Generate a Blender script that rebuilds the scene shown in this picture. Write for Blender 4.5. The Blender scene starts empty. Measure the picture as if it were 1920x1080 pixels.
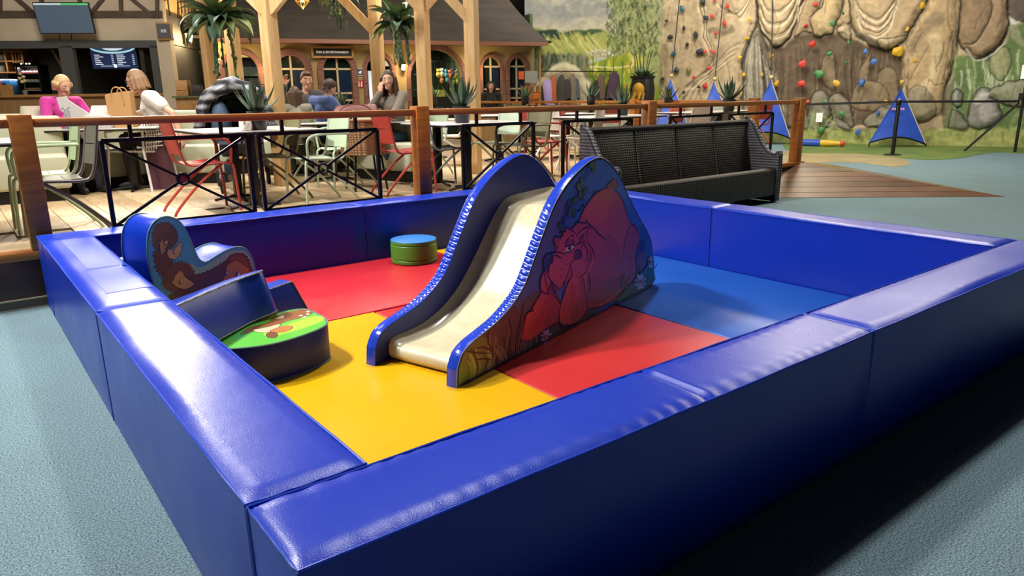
import bpy, bmesh, math, random
import numpy as np
from mathutils import Vector, Matrix
random.seed(7); RNG=np.random.default_rng(7)
S=bpy.context.scene; C=S.collection
PI=math.pi
# ---------------------------------------------------------------- camera
F_PX=1344.857; PITCH=.2614; ROLL=-.0130; YAW=.9109
CAM=Vector((-.4028,-1.2071,1.3986))
fw=Vector((math.cos(PITCH)*math.cos(YAW),math.cos(PITCH)*math.sin(YAW),-math.sin(PITCH)))
r0=fw.cross(Vector((0,0,1))).normalized(); u0=r0.cross(fw)
rt=math.cos(ROLL)*r0+math.sin(ROLL)*u0; up=-math.sin(ROLL)*r0+math.cos(ROLL)*u0
cd=bpy.data.cameras.new('camera'); cd.sensor_width=36; cd.lens=F_PX/1920*36; cd.clip_end=200
co=bpy.data.objects.new('camera',cd); C.objects.link(co); S.camera=co
co.matrix_world=Matrix(((rt.x,up.x,-fw.x,CAM.x),(rt.y,up.y,-fw.y,CAM.y),(rt.z,up.z,-fw.z,CAM.z),(0,0,0,1)))
S.view_settings.view_transform='Standard'; S.view_settings.look='None'; S.view_settings.gamma=1
S.view_settings.use_curve_mapping=False; S.view_settings.exposure=-0.42
# ---------------------------------------------------------------- world, hall lamps and one added fill
def lin(c):
    if isinstance(c,str): c=[int(c[i:i+2],16) for i in (0,2,4)]
    return tuple((x/255/12.92 if x/255<=.04045 else ((x/255+.055)/1.055)**2.4) for x in c[:3])
W=bpy.data.worlds.new('hall_ambient'); S.world=W; W.use_nodes=True
bg=W.node_tree.nodes['Background']; bg.inputs[0].default_value=(.92,.95,1,1); bg.inputs[1].default_value=.016
def area(name,loc,tgt,size,power,col=(1,.93,.82),spread=180,size_y=None):
    l=bpy.data.lights.new(name,'AREA'); l.energy=power; l.color=col; l.size=size
    if size_y: l.shape='RECTANGLE'; l.size_y=size_y
    l.spread=math.radians(spread)
    o=bpy.data.objects.new(name,l); C.objects.link(o); o.location=loc
    o.rotation_euler=(Vector(tgt)-Vector(loc)).to_track_quat('-Z','Y').to_euler(); return o
area('hall_lamp_key',(-1.35,5.0,6.0),(1.6,2.4,0),.5,470,(1,.95,.87),140)
area('hall_lamp_second',(-2.8,4.2,7.2),(-.6,2.6,0),.5,280,(.93,.97,1),140)
area('hall_lamp_right',(12.8,6.4,4.8),(11.5,5.6,0),1.0,250,(1,.88,.64),170)
area('hall_lamp_over_pit',(3.6,4.15,7.4),(3.8,2.4,0),.5,290,(1,.97,.92),140)
area('fill_far_right',(11.2,3.2,5.0),(7.5,2.2,0),1.8,220,(1,.9,.72),160)  # unseen lamp added to brighten the bear panel
area('dining_lamp_west',(1.7,10.6,3.8),(1.0,5.5,0),.7,240,(1,.93,.82),160)
area('dining_lamp_near',(1.4,6.6,4.6),(1.4,6.6,0),1.0,110,(1,.93,.82),100)
area('dining_lamp_mid',(5.0,8.0,4.4),(5.0,7.6,0),1.2,190,(1,.92,.78),110)
area('dining_lamp_east',(8.6,8.6,4.4),(8.6,8.2,0),1.2,180,(1,.92,.78),120)
area('house_lamp',(7.0,11.5,4.6),(8.5,16,1.6),1.6,165,(1,.91,.76),150)
area('bar_lamp',(1.0,10.5,4.6),(0.8,14,2.6),1.6,190,(1,.94,.85),150)
area('climbing_lamp_north',(14.0,10.0,6.3),(18.5,11.5,1.8),2.4,470,(1,.95,.84),150)
area('climbing_lamp_south',(13.5,4.8,6.3),(18.5,6.5,1.8),2.4,520,(1,.96,.87),150)
area('mural_lamp',(11.5,12.5,5.6),(14.5,16.5,2.4),1.6,150,(1,.94,.82),150)
# ---------------------------------------------------------------- pixel helpers (photograph 1920x1080) to find real places
def ray(x,y): return fw+rt*((x-960)/F_PX)-up*((y-540)/F_PX)
def onz(x,y,z): d=ray(x,y); return CAM+d*((z-CAM.z)/d.z)
def ony(x,y,Y): d=ray(x,y); return CAM+d*((Y-CAM.y)/d.y)
def onx(x,y,X): d=ray(x,y); return CAM+d*((X-CAM.x)/d.x)
def dep(x,y,D): return CAM+ray(x,y)*D
def hit(x,y,P0,n): d=ray(x,y); return CAM+d*((Vector(P0)-CAM).dot(n)/d.dot(n))
# ---------------------------------------------------------------- materials
MATS={}
def nmat(name):
    m=bpy.data.materials.new(name); m.use_nodes=True; n=m.node_tree.nodes; return m,n,m.node_tree.links,n['Principled BSDF']
def mat(name,col='808080',rough=.5,metal=0,spec=.5,noise=None,bump=None,emit=None,coat=0,alpha=None,trans=0,sheen=0):
    """noise=(scale,col2,detail[,stretch xyz]) mixes a second colour; bump=(scale,strength[,stretch])"""
    if name in MATS: return MATS[name]
    m,n,L,b=nmat(name); c=lin(col)+(1,)
    b.inputs['Base Color'].default_value=c; b.inputs['Roughness'].default_value=rough; b.inputs['Metallic'].default_value=metal
    b.inputs['Specular IOR Level'].default_value=spec; b.inputs['Coat Weight'].default_value=coat
    b.inputs['Coat Roughness'].default_value=.15
    if sheen: b.inputs['Sheen Weight'].default_value=sheen
    if trans: b.inputs['Transmission Weight'].default_value=trans
    if emit: b.inputs['Emission Color'].default_value=lin(emit[0])+(1,); b.inputs['Emission Strength'].default_value=emit[1]
    if noise or bump: tc=n.new('ShaderNodeTexCoord')
    def tex(scale,detail,st):
        mp=n.new('ShaderNodeMapping'); L.new(tc.outputs['Object'],mp.inputs[0]); mp.inputs['Scale'].default_value=st
        t=n.new('ShaderNodeTexNoise'); L.new(mp.outputs[0],t.inputs['Vector']); t.inputs['Scale'].default_value=scale; t.inputs['Detail'].default_value=detail
        return t
    if noise:
        t=tex(noise[0],noise[2] if len(noise)>2 else 3,noise[3] if len(noise)>3 else (1,1,1))
        r=n.new('ShaderNodeValToRGB'); L.new(t.outputs['Fac'],r.inputs[0])
        r.color_ramp.elements[0].position=.36; r.color_ramp.elements[0].color=c
        r.color_ramp.elements[1].position=.64; r.color_ramp.elements[1].color=lin(noise[1])+(1,)
        L.new(r.outputs[0],b.inputs['Base Color'])
    if bump:
        t=tex(bump[0],3,bump[2] if len(bump)>2 else (1,1,1)); k=n.new('ShaderNodeBump'); k.inputs['Strength'].default_value=bump[1]; k.inputs['Distance'].default_value=.01
        L.new(t.outputs['Fac'],k.inputs['Height']); L.new(k.outputs[0],b.inputs['Normal'])
    MATS[name]=m; return m
def attr_mat(name,rough=.5,spec=.5,bump=None,coat=0):
    if name in MATS: return MATS[name]
    m,n,L,b=nmat(name); a=n.new('ShaderNodeAttribute'); a.attribute_name='Col'; L.new(a.outputs['Color'],b.inputs['Base Color'])
    b.inputs['Roughness'].default_value=rough; b.inputs['Specular IOR Level'].default_value=spec; b.inputs['Coat Weight'].default_value=coat
    if bump:
        tc=n.new('ShaderNodeTexCoord'); t=n.new('ShaderNodeTexNoise'); t.inputs['Scale'].default_value=bump[0]; L.new(tc.outputs['Object'],t.inputs['Vector'])
        k=n.new('ShaderNodeBump'); k.inputs['Strength'].default_value=bump[1]; k.inputs['Distance'].default_value=.02; L.new(t.outputs['Fac'],k.inputs['Height']); L.new(k.outputs[0],b.inputs['Normal'])
    MATS[name]=m; return m
# ---------------------------------------------------------------- mesh builder
def arr(p): return [Vector(q) for q in p]
def smooth_pts(p,k=6,closed=False):
    """Catmull-Rom through points of any dimension"""
    p=[tuple(map(float,q)) for q in p]; n=len(p); out=[]
    rng=range(n) if closed else range(n-1)
    for i in rng:
        a=p[(i-1)%n] if closed or i>0 else p[i]; b=p[i]; c=p[(i+1)%n]; d=p[(i+2)%n] if closed or i+2<n else c
        for j in range(k):
            t=j/k; out.append(tuple(.5*((2*y)+(-x+z)*t+(2*x-5*y+4*z-w)*t*t+(-x+3*y-3*z+w)*t**3) for x,y,z,w in zip(a,b,c,d)))
    if not closed: out.append(p[-1])
    return out
class MB:
    def __init__(s): s.v=[]; s.f=[]; s.c=[]
    def add(s,v,f,M=None):
        o=len(s.v); s.v+=[tuple(M@Vector(p)) if M else tuple(p) for p in v]; s.f+=[tuple(i+o for i in q) for q in f]; return s
    def box(s,c,d,rz=0,M=None,taper=1):
        x,y,z=d[0]/2,d[1]/2,d[2]/2; t=taper
        v=[(-x,-y,-z),(x,-y,-z),(x,y,-z),(-x,y,-z),(-x*t,-y*t,z),(x*t,-y*t,z),(x*t,y*t,z),(-x*t,y*t,z)]
        T=Matrix.Translation(c)@(Matrix.Rotation(rz,4,'Z') if not isinstance(rz,Matrix) else rz)
        return s.add(v,[(3,2,1,0),(4,5,6,7),(0,1,5,4),(1,2,6,5),(2,3,7,6),(3,0,4,7)],(M@T) if M else T)
    def bar(s,a,b,w,h=None):
        """rectangular bar from a to b"""
        a,b=Vector(a),Vector(b); d=b-a; q=d.to_track_quat('Z','Y').to_matrix().to_4x4()
        return s.box((0,0,0),(w,h or w,d.length),M=Matrix.Translation((a+b)/2)@q)
    def tube(s,pts,r,n=8,closed=False):
        p=arr(pts); m=len(p); R=r if isinstance(r,(list,tuple)) else [r]*m; v=[]; f=[]; prev=None
        for i in range(m):
            a=p[(i-1)%m] if closed or i>0 else p[i]; b=p[(i+1)%m] if closed or i<m-1 else p[i]
            t=(b-a).normalized() if (b-a).length>1e-9 else Vector((0,0,1))
            if prev is None: x=t.orthogonal().normalized()
            else:
                x=prev-t*prev.dot(t); x=x.normalized() if x.length>1e-6 else t.orthogonal().normalized()
            prev=x; y=t.cross(x)
            for k in range(n): a2=2*PI*k/n; v.append(p[i]+(x*math.cos(a2)+y*math.sin(a2))*R[i])
        for i in range(m if closed else m-1):
            j=(i+1)%m
            for k in range(n): l=(k+1)%n; f.append((i*n+k,i*n+l,j*n+l,j*n+k))
        if not closed: f.append(tuple(range(n-1,-1,-1))); f.append(tuple((m-1)*n+k for k in range(n)))
        return s.add(v,f)
    def lathe(s,prof,n=20,c=(0,0,0),M=None,cap=True):
        v=[];f=[];m=len(prof)
        for r,z in prof:
            for k in range(n): a=2*PI*k/n; v.append((c[0]+r*math.cos(a),c[1]+r*math.sin(a),c[2]+z))
        for i in range(m-1):
            for k in range(n): l=(k+1)%n; f.append((i*n+k,i*n+l,(i+1)*n+l,(i+1)*n+k))
        if cap: f.append(tuple(range(n-1,-1,-1))); f.append(tuple((m-1)*n+k for k in range(n)))
        return s.add(v,f,M)
    def prism(s,poly,z0,z1,M=None):
        n=len(poly)
        if sum(poly[i][0]*poly[(i+1)%n][1]-poly[(i+1)%n][0]*poly[i][1] for i in range(n))<0: poly=poly[::-1]
        v=[(x,y,z0) for x,y in poly]+[(x,y,z1) for x,y in poly]
        f=[tuple(range(n-1,-1,-1)),tuple(range(n,2*n))]+[(i,(i+1)%n,n+(i+1)%n,n+i) for i in range(n)]
        return s.add(v,f,M)
    def ball(s,c,r,n=14,m=9,M=None,fn=None):
        r=(r,r,r) if not isinstance(r,(tuple,list)) else r; v=[(0,0,-1)];f=[]
        for i in range(1,m):
            t=-PI/2+PI*i/m
            for k in range(n): a=2*PI*k/n; v.append((math.cos(t)*math.cos(a),math.cos(t)*math.sin(a),math.sin(t)))
        v.append((0,0,1)); e=len(v)-1
        if fn: v=[fn(Vector(p)) for p in v]
        v=[(c[0]+p[0]*r[0],c[1]+p[1]*r[1],c[2]+p[2]*r[2]) for p in v]
        for k in range(n):
            l=(k+1)%n; f.append((0,1+l,1+k)); f.append((e,e-n+k,e-n+l))
            for i in range(m-2): b=1+i*n; f.append((b+k,b+l,b+n+l,b+n+k))
        return s.add(v,f,M)
    def cap(s,a,b,ra,rb,n=10):
        """tapered capsule"""
        a,b=Vector(a),Vector(b); d=(b-a); L=d.length; q=d.to_track_quat('Z','Y').to_matrix().to_4x4() if L>1e-6 else Matrix()
        pr=[(max(1e-4,ra*math.cos(t)),ra*math.sin(t)) for t in [-PI/2+PI/2*i/4 for i in range(5)]]+[(max(1e-4,rb*math.cos(t)),L+rb*math.sin(t)) for t in [PI/2*i/4 for i in range(5)]]
        return s.lathe(pr,n,M=Matrix.Translation(a)@q)
    def sheet(s,fn,nu,nv):
        v=[fn(i/nu,j/nv) for j in range(nv+1) for i in range(nu+1)]
        return s.add(v,[(j*(nu+1)+i,j*(nu+1)+i+1,(j+1)*(nu+1)+i+1,(j+1)*(nu+1)+i) for j in range(nv) for i in range(nu)])
    def mesh(s,name,m=None,bev=0,seg=2,smooth=True,ang=35):
        me=bpy.data.meshes.new(name); me.from_pydata(s.v,[],s.f)
        if bev:
            b=bmesh.new(); b.from_mesh(me); bmesh.ops.remove_doubles(b,verts=b.verts,dist=1e-5)
            ed=[e for e in b.edges if len(e.link_faces)==2 and e.calc_face_angle(0)>.5]
            bmesh.ops.bevel(b,geom=ed,offset=bev,segments=seg,profile=.5,affect='EDGES',clamp_overlap=True); b.to_mesh(me); b.free()
        if m: me.materials.append(m)
        if smooth:
            me.polygons.foreach_set('use_smooth',[True]*len(me.polygons)); me.set_sharp_from_angle(angle=math.radians(ang))
        me.update(); return me
    def build(s,name,m=None,parent=None,bev=0,seg=2,smooth=True,ang=35,kind=None,loc=None,rz=None):
        return link(name,s.mesh(name,m,bev,seg,smooth,ang),parent,kind,loc,rz)
def link(name,me,parent=None,kind=None,loc=None,rz=None):
    o=bpy.data.objects.new(name,me); C.objects.link(o)
    if parent: o.parent=parent
    if kind: o['kind']=kind
    if loc is not None: o.location=loc
    if rz is not None: o.rotation_euler=(0,0,rz) if not isinstance(rz,tuple) else rz
    return o
def tag(o,label,cat,group=None):
    o['label']=label; o['category']=cat
    if group: o['group']=group
    return o
def thing(name,label,cat,loc=(0,0,0),rz=0,group=None):
    o=bpy.data.objects.new(name,None); C.objects.link(o); o.empty_display_size=.1; o.location=loc
    o.rotation_euler=(0,0,rz) if not isinstance(rz,tuple) else rz
    return tag(o,label,cat,group)
def copy_tree(o,parent=None):
    c=o.copy(); C.objects.link(c)
    if parent: c.parent=parent
    for ch in list(o.children): copy_tree(ch,c)
    return c
class Print:
    """flat print: coloured shapes layered a fraction of a millimetre apart on a plane P0+e*s+(0,0,1)*z or any two axes"""
    def __init__(s,P0,e,g,n,step=.00003,base=.0008): s.P0,s.e,s.g,s.n=Vector(P0),Vector(e),Vector(g),Vector(n); s.v=[];s.f=[];s.c=[];s.k=0; s.step=step; s.base=base
    def poly(s,pts,col,up=0):
        o=s.P0+s.n*(s.base+s.step*(s.k+up)); i=len(s.v); s.k+=1
        s.v+=[tuple(o+s.e*p[0]+s.g*p[1]) for p in pts]; s.f.append(tuple(range(i,i+len(pts)))); s.c+=[lin(col)+(1,)]*len(pts); return s
    def line(s,pts,w,col,k=4,taper=True):
        pts=smooth_pts(pts,k) if k>1 and len(pts)>2 else pts
        o=s.P0+s.n*(s.base+s.step*s.k); s.k+=1; n=len(pts); i=len(s.v)
        for j,p in enumerate(pts):
            a=pts[max(0,j-1)]; b=pts[min(n-1,j+1)]; dx,dy=b[0]-a[0],b[1]-a[1]; l=math.hypot(dx,dy) or 1
            ww=w*(.35+.65*math.sin(PI*min(1,max(0,(j+.5)/n)))) if taper else w
            for sg in (1,-1): s.v.append(tuple(o+s.e*(p[0]-dy/l*ww/2*sg)+s.g*(p[1]+dx/l*ww/2*sg))); s.c.append(lin(col)+(1,))
        for j in range(n-1): s.f.append((i+2*j+1,i+2*j+3,i+2*j+2,i+2*j))
        return s
    def build(s,name,m,parent=None):
        me=bpy.data.meshes.new(name); me.from_pydata(s.v,[],s.f); a=me.color_attributes.new('Col','FLOAT_COLOR','POINT')
        a.data.foreach_set('color',[x for c in s.c for x in c]); me.materials.append(m); return link(name,me,parent)
# ================================================================ the setting: hall floor
def carpet_material():
    m,n,L,b=nmat('carpet'); tc=n.new('ShaderNodeTexCoord')
    def noise(sc,d): t=n.new('ShaderNodeTexNoise'); t.inputs['Scale'].default_value=sc; t.inputs['Detail'].default_value=d; L.new(tc.outputs['Object'],t.inputs['Vector']); return t
    t=noise(150,3); r=n.new('ShaderNodeValToRGB'); L.new(t.outputs['Fac'],r.inputs[0]); e=r.color_ramp.elements
    e[0].position=.3; e[0].color=lin('3a4f58')+(1,); e[1].position=.7; e[1].color=lin('93adb5')+(1,)
    t2=noise(1.1,3); mx=n.new('ShaderNodeMixRGB'); mx.blend_type='MULTIPLY'; mx.inputs[0].default_value=.35; L.new(r.outputs[0],mx.inputs[1])
    r2=n.new('ShaderNodeValToRGB'); L.new(t2.outputs['Fac'],r2.inputs[0]); r2.color_ramp.elements[0].position=.35; r2.color_ramp.elements[0].color=(.75,.75,.72,1); r2.color_ramp.elements[1].position=.65
    L.new(r2.outputs[0],mx.inputs[2]); L.new(mx.outputs[0],b.inputs['Base Color']); b.inputs['Roughness'].default_value=.95; b.inputs['Specular IOR Level'].default_value=.15
    k=n.new('ShaderNodeBump'); k.inputs['Strength'].default_value=.6; k.inputs['Distance'].default_value=.006; L.new(t.outputs['Fac'],k.inputs['Height']); L.new(k.outputs[0],b.inputs['Normal'])
    return m
MB().add([(-12,-9,0),(26,-9,0),(26,28,0),(-12,28,0)],[(0,1,2,3)]).build('floor',carpet_material(),kind='structure')
# ================================================================ soft play pit
T=.3; WX=4.646; DY=4.622; HB=.522; MZ=.044
def vinyl(name,col,rough=.3,wr=.05,sc=6,fine=300):
    """coated fabric: broad slack wrinkles and a fine grain"""
    if name in MATS: return MATS[name]
    m,n,L,b=nmat(name); b.inputs['Base Color'].default_value=lin(col)+(1,); b.inputs['Roughness'].default_value=rough; b.inputs['Specular IOR Level'].default_value=.36
    tc=n.new('ShaderNodeTexCoord'); prev=None
    for s,st,d in ((sc,wr,.03),(fine,.2,.003)):
        t=n.new('ShaderNodeTexNoise'); t.inputs['Scale'].default_value=s; t.inputs['Detail'].default_value=2; L.new(tc.outputs['Object'],t.inputs['Vector'])
        k=n.new('ShaderNodeBump'); k.inputs['Strength'].default_value=st; k.inputs['Distance'].default_value=d; L.new(t.outputs['Fac'],k.inputs['Height'])
        if prev: L.new(prev.outputs[0],k.inputs['Normal'])
        prev=k
    L.new(prev.outputs[0],b.inputs['Normal'])
    t=n.new('ShaderNodeTexNoise'); t.inputs['Scale'].default_value=2.2; L.new(tc.outputs['Object'],t.inputs['Vector'])
    mr=n.new('ShaderNodeMapRange'); mr.inputs['To Min'].default_value=rough-.08; mr.inputs['To Max'].default_value=rough+.1; L.new(t.outputs['Fac'],mr.inputs['Value']); L.new(mr.outputs[0],b.inputs['Roughness'])
    MATS[name]=m; return m
BLUE=vinyl('blue_vinyl','1034b0'); PIPE=vinyl('blue_piping','2747bd',.3,.05)
def border_block(x0,y0,x1,y1,label,crease=None,patch=None):
    """foam block in a sewn vinyl cover: pillowed top, piped edges"""
    cx,cy=(x0+x1)/2,(y0+y1)/2; t=thing('border_block',label,'foam block',(cx,cy,0),0,'blue vinyl border blocks of the play pit')
    a,b=(x1-x0)/2,(y1-y0)/2; h=HB; along=0 if a>b else 1
    rnd=random.Random(int(cx*100+cy*7)); ph=[rnd.uniform(0,6) for _ in range(6)]
    N=int(max(a,b)*2/(.012 if crease is not None else .03)); Mn=10
    na,nb=(N,Mn) if along==0 else (Mn,N)
    def top(u,v):
        x=(u*2-1)*a; y=(v*2-1)*b; e=min(1,min(a-abs(x),b-abs(y))/.05); q=e*(2-e)
        z=h-.012*(1-q)**2+.004*q*math.sin(x*5+ph[0])*math.sin(y*6+ph[1])
        l=x if along==0 else y
        w=math.sin(l*85+ph[2]+2*math.sin(l*9))*.0016*(max(0,1-min((b-abs(y)) if along==0 else (a-abs(x)),.09)/.09))*(.4+.6*math.sin(l*3.1+ph[3])**2)
        if crease is not None: z-=.012*math.exp(-((l-crease-(.0 if along else .0))/.011)**2)
        return (x,y,z+w)
    body=MB(); body.sheet(top,na,nb)
    def side(P,Q):
        P,Q=Vector(P),Vector(Q); d=(Q-P); nrm=Vector((d.y,-d.x)).normalized(); n=max(4,int(d.length/.05))
        def fn(u,v):
            p=P+d*u; bulge=.010*math.sin(PI*v)*min(1,min(u,1-u)*d.length/.12)+.0025*math.sin(u*d.length*7+ph[4])*math.sin(PI*v)
            pl=math.sin(u*d.length*70+ph[5])*.0018*max(0,v-.75)*4*(.3+.7*math.sin(u*d.length*2.3+ph[1])**2)
            z=v*(h-.012); return (p.x+nrm.x*(bulge+pl),p.y+nrm.y*(bulge+pl),z)
        body.sheet(fn,n,8)
    side((-a,-b),(a,-b)); side((a,-b),(a,b)); side((a,b),(-a,b)); side((-a,b),(-a,-b))
    body.add([(-a,-b,.0005),(a,-b,.0005),(a,b,.0005),(-a,b,.0005)],[(3,2,1,0)])
    body.build('cover',BLUE,t,ang=60)
    p=MB(); q=[]; z=h-.010
    for P,Q in (((-a,-b),(a,-b)),((a,-b),(a,b)),((a,b),(-a,b)),((-a,b),(-a,-b))):
        n=12
        for i in range(n):
            k=i/n; q.append((P[0]+(Q[0]-P[0])*k,P[1]+(Q[1]-P[1])*k,z+.0015*math.sin(i*2.1+ph[0])))
    p.tube(q,.0042,6,closed=True); p.build('piping',PIPE,t)
    for (sx,sy) in ((-1,-1),(1,-1),(1,1),(-1,1)): MB().tube([(sx*a,sy*b,.004),(sx*a,sy*b,h-.01)],.0034,6).build('seam',PIPE,t)
    if patch:
        for (u0,v0,u1,v1) in patch:
            MB().sheet(lambda u,v:(lambda P:(P[0],P[1],P[2]+.0016))(top(u0+(u1-u0)*u,v0+(v1-v0)*v)),12,12).build('repair_patch',vinyl('patch_vinyl','3d4fae',.42),t)
    return t
g=.006
XJ=2.285; YJ=2.27; XB=2.325; YR=2.30
border_block(0,0,XJ-g,T-g,'long blue vinyl block nearest the camera, front corner in view',crease=.146)
border_block(XJ+g,0,WX,T-g,'blue vinyl block along the front, running out of the picture on the right')
border_block(0,T+g,T,YJ-g,'blue vinyl block on the left side meeting the front corner')
border_block(0,YJ+g,T,DY-T-g,'blue vinyl block on the left side with repair patches on top',patch=[(.34,.45,.98,.985),(.3,.13,.96,.42)])
border_block(0,DY-T+g,XB-g,DY,'blue vinyl block at the back left, against the fence plinth')
border_block(XB+g,DY-T+g,WX,DY,'blue vinyl block at the back, behind the green drum and the slide')
border_block(WX-T,YR+g,WX,DY-T-g,'blue vinyl block on the far side right behind the bear slide')
border_block(WX-T,T+g,WX,YR-g,'blue vinyl block on the far right side facing the blue mat')
# floor mats
def floor_mat(name,x0,y0,x1,y1,col,label,dz=0):
    b=MB(); b.box(((x0+x1)/2,(y0+y1)/2,(MZ+dz)/2),(x1-x0-.006,y1-y0-.006,MZ+dz))
    o=b.build(name,vinyl(name+col,col,.3,.10,3.2),bev=.012,seg=3); return tag(o,label,'floor mat','floor mats of the play pit')
X1,X2,Y2=1.648,2.975,2.918; x0,xe,y0,ye=T+.012,WX-T-.012,T+.012,DY-T-.012
floor_mat('play_mat',x0,y0,X1,Y2,'dba60a','long yellow floor mat in front of the slide foot')
floor_mat('play_mat',x0,Y2,X2,ye,'bd2733','red floor mat at the back of the pit, under the green drum',.004)
floor_mat('play_mat',X1,y0,X2,Y2,'bd2a2b','red floor mat under the middle of the slide',-.004)
floor_mat('play_mat',X2,y0,xe,Y2,'2257b0','blue floor mat on the right behind the slide',-.003)
floor_mat('play_mat',X2,Y2,xe,ye,'dba60a','yellow floor mat in the far corner, almost hidden behind the slide',.004)
# green drum
t=thing('drum_seat','round green foam drum with a blue top on the red mat','foam seat',(2.61,4.03,MZ+.006))
MB().lathe([(.185,0),(.192,.006),(.194,.03),(.188,.036),(.1945,.044),(.196,.10),(.1945,.152),(.188,.160),(.194,.166),(.192,.185),(.186,.19)],40).build('side_cover',vinyl('green_vinyl','4f8f2f',.4,.05),t)
MB().lathe([(.19,.185),(.194,.189),(.19,.193),(.15,.196),(.0,.197)],40).build('top_cover',vinyl('lightblue_vinyl','3577c4',.4,.05),t)
# ---------------------------------------------------------------- bear slide
AZ=math.radians(17.6); SE=Vector((math.cos(AZ),math.sin(AZ),0)); SN=Vector((math.sin(AZ),-math.cos(AZ),0)); SP=Vector((1.372,1.503,0)); UPV=Vector((0,0,1))
sl=thing('slide','cream toddler slide with padded blue sides and a red bear print','slide',(SP.x,SP.y,MZ),AZ)
prof=[(-.022,0),(-.012,.095),(.028,.158),(.097,.192),(.203,.216),(.335,.248),(.463,.303),(.573,.378),(.669,.498),(.762,.623),(.885,.772),(1.037,.880),(1.197,.950),(1.32,.984),(1.43,.988),(1.553,.942),(1.691,.848),(1.837,.698),(1.995,.550),(2.150,.420),(2.236,.315),(2.272,.19),(2.279,0)]
PR=[(-.022,0)]+smooth_pts(prof[1:-1],5)+[(2.279,0)]
# local frame: x along the slide, y to its left, z up; right panel outer face at y=0
def panel(y0,name,parent):
    M=Matrix.Translation((0,y0,0))@Matrix.Rotation(PI/2,4,'X')
    b=MB(); b.prism(PR,-.062,0,M); return b
TH=.062; WS=.607
def side_panel(y0,inner_sign):
    navy=vinyl('navy_side','1a2270',.36,.10,6); b=MB(); n=len(PR)
    core=MB().prism([(x*.998+.002,z*.996) for x,z in PR],-TH+.002,-.002,Matrix.Translation((0,y0,0))@Matrix.Rotation(PI/2,4,'X')).build('side_panel',navy,sl,ang=30)
    # gathered edge band running over the outline
    def edge(u,v):
        k=u*(len(PR)-1); i=min(int(k),len(PR)-2); f=k-i; a,bq=PR[i],PR[i+1]
        x=a[0]+(bq[0]-a[0])*f; z=a[1]+(bq[1]-a[1])*f; tx,tz=bq[0]-a[0],bq[1]-a[1]; l=math.hypot(tx,tz); nx,nz=-tz/l,tx/l
        s=u; ruf=max(0,math.sin(PI*min(1,max(0,(s-.13)/.34))))*.0042 if .13<s<.47 else 0
        r=.0015+.004*math.sin(PI*v)+ruf*math.sin(u*560+1.3*math.sin(v*5))*math.sin(PI*v)**.5
        return (x+nx*r,y0+TH*v,z+nz*r)
    b.sheet(edge,900,7); b.build('edge_band',mat('blue_edge','2340c0',.17,spec=.75,bump=(25,.06)),sl,ang=80)
    for yy in (y0+.001,y0+TH-.001): MB().tube([(x,yy,z) for x,z in PR],.003,5).build('welt',mat('welt_light','8f9a90',.5) if yy<y0+.01 and y0==0 else PIPE,sl)
side_panel(0,1); side_panel(WS-TH,-1)
# moulded chute with raised lips between the panels
CH=[(.105,.004),(.085,.03),(.09,.065),(.13,.085),(.25,.088),(.40,.105),(.55,.155),(.70,.245),(.85,.385),(1.0,.548),(1.10,.645),(1.18,.693),(1.28,.708),(1.45,.712),(1.72,.714),(1.78,.70)]
CHS=smooth_pts(CH,6); ylo,yhi=TH+.001,WS-TH-.001
def chute(u,v):
    k=u*(len(CHS)-1); i=min(int(k),len(CHS)-2); f=k-i; x=CHS[i][0]+(CHS[i+1][0]-CHS[i][0])*f; z=CHS[i][1]+(CHS[i+1][1]-CHS[i][1])*f
    y=ylo+(yhi-ylo)*v; e=min(v,1-v); lip=.035*max(0,1-e/.13)**1.5*min(1,max(0,(u-.05)/.12))
    return (x,y,z+lip)
MB().sheet(chute,110,26).build('chute',mat('cream_gelcoat','d9cfae',.24,spec=.55,noise=(14,'cfc3a0',4),bump=(5,.12),coat=.25),sl,ang=60)
MB().prism([(.12,0),(.12,.06),(.40,.085),(.70,.22),(1.0,.52),(1.18,.67),(1.74,.69),(1.74,0)],-yhi+.001,-ylo-.001,Matrix.Rotation(PI/2,4,'X')).build('foam_core',vinyl('navy_side','1a2270'),sl)
# the bear print on the right-hand panel; shapes traced in picture pixels onto the panel's own plane
PW=Vector((SP.x,SP.y,MZ))
def sp(x,y):
    P=hit(x,y,PW,SN)-PW; return (P.dot(SE),P.z)
cA=lambda l:[sp(960+x*.19444,400+y*.19444) for x,y in l]
cB=lambda l:[sp(840+x*.19444,540+y*.19444) for x,y in l]
cC=lambda l:[sp(1000+x/6,280+y/6) for x,y in l]
bp=Print((0,0,0),(1,0,0),(0,0,1),(0,-1,0))
def P_(pts,col,k=4): bp.poly(smooth_pts(pts,k,True),col)
OL='1d1420'
inset=[(x*.993+.010,max(.004,z*.985)) for x,z in PR]; bp.poly(inset,'2a6f9f')
# sky lighter on the left, darker on the right edge
bp.poly([(x,z) for x,z in inset if x<.98]+[(.98,.30),(.90,.004)],'4a6a86')
P_([(1.95,.02),(2.25,.02),(2.255,.25),(2.2,.34),(2.05,.48),(1.9,.40),(1.85,.15)],'1c5f88')
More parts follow.
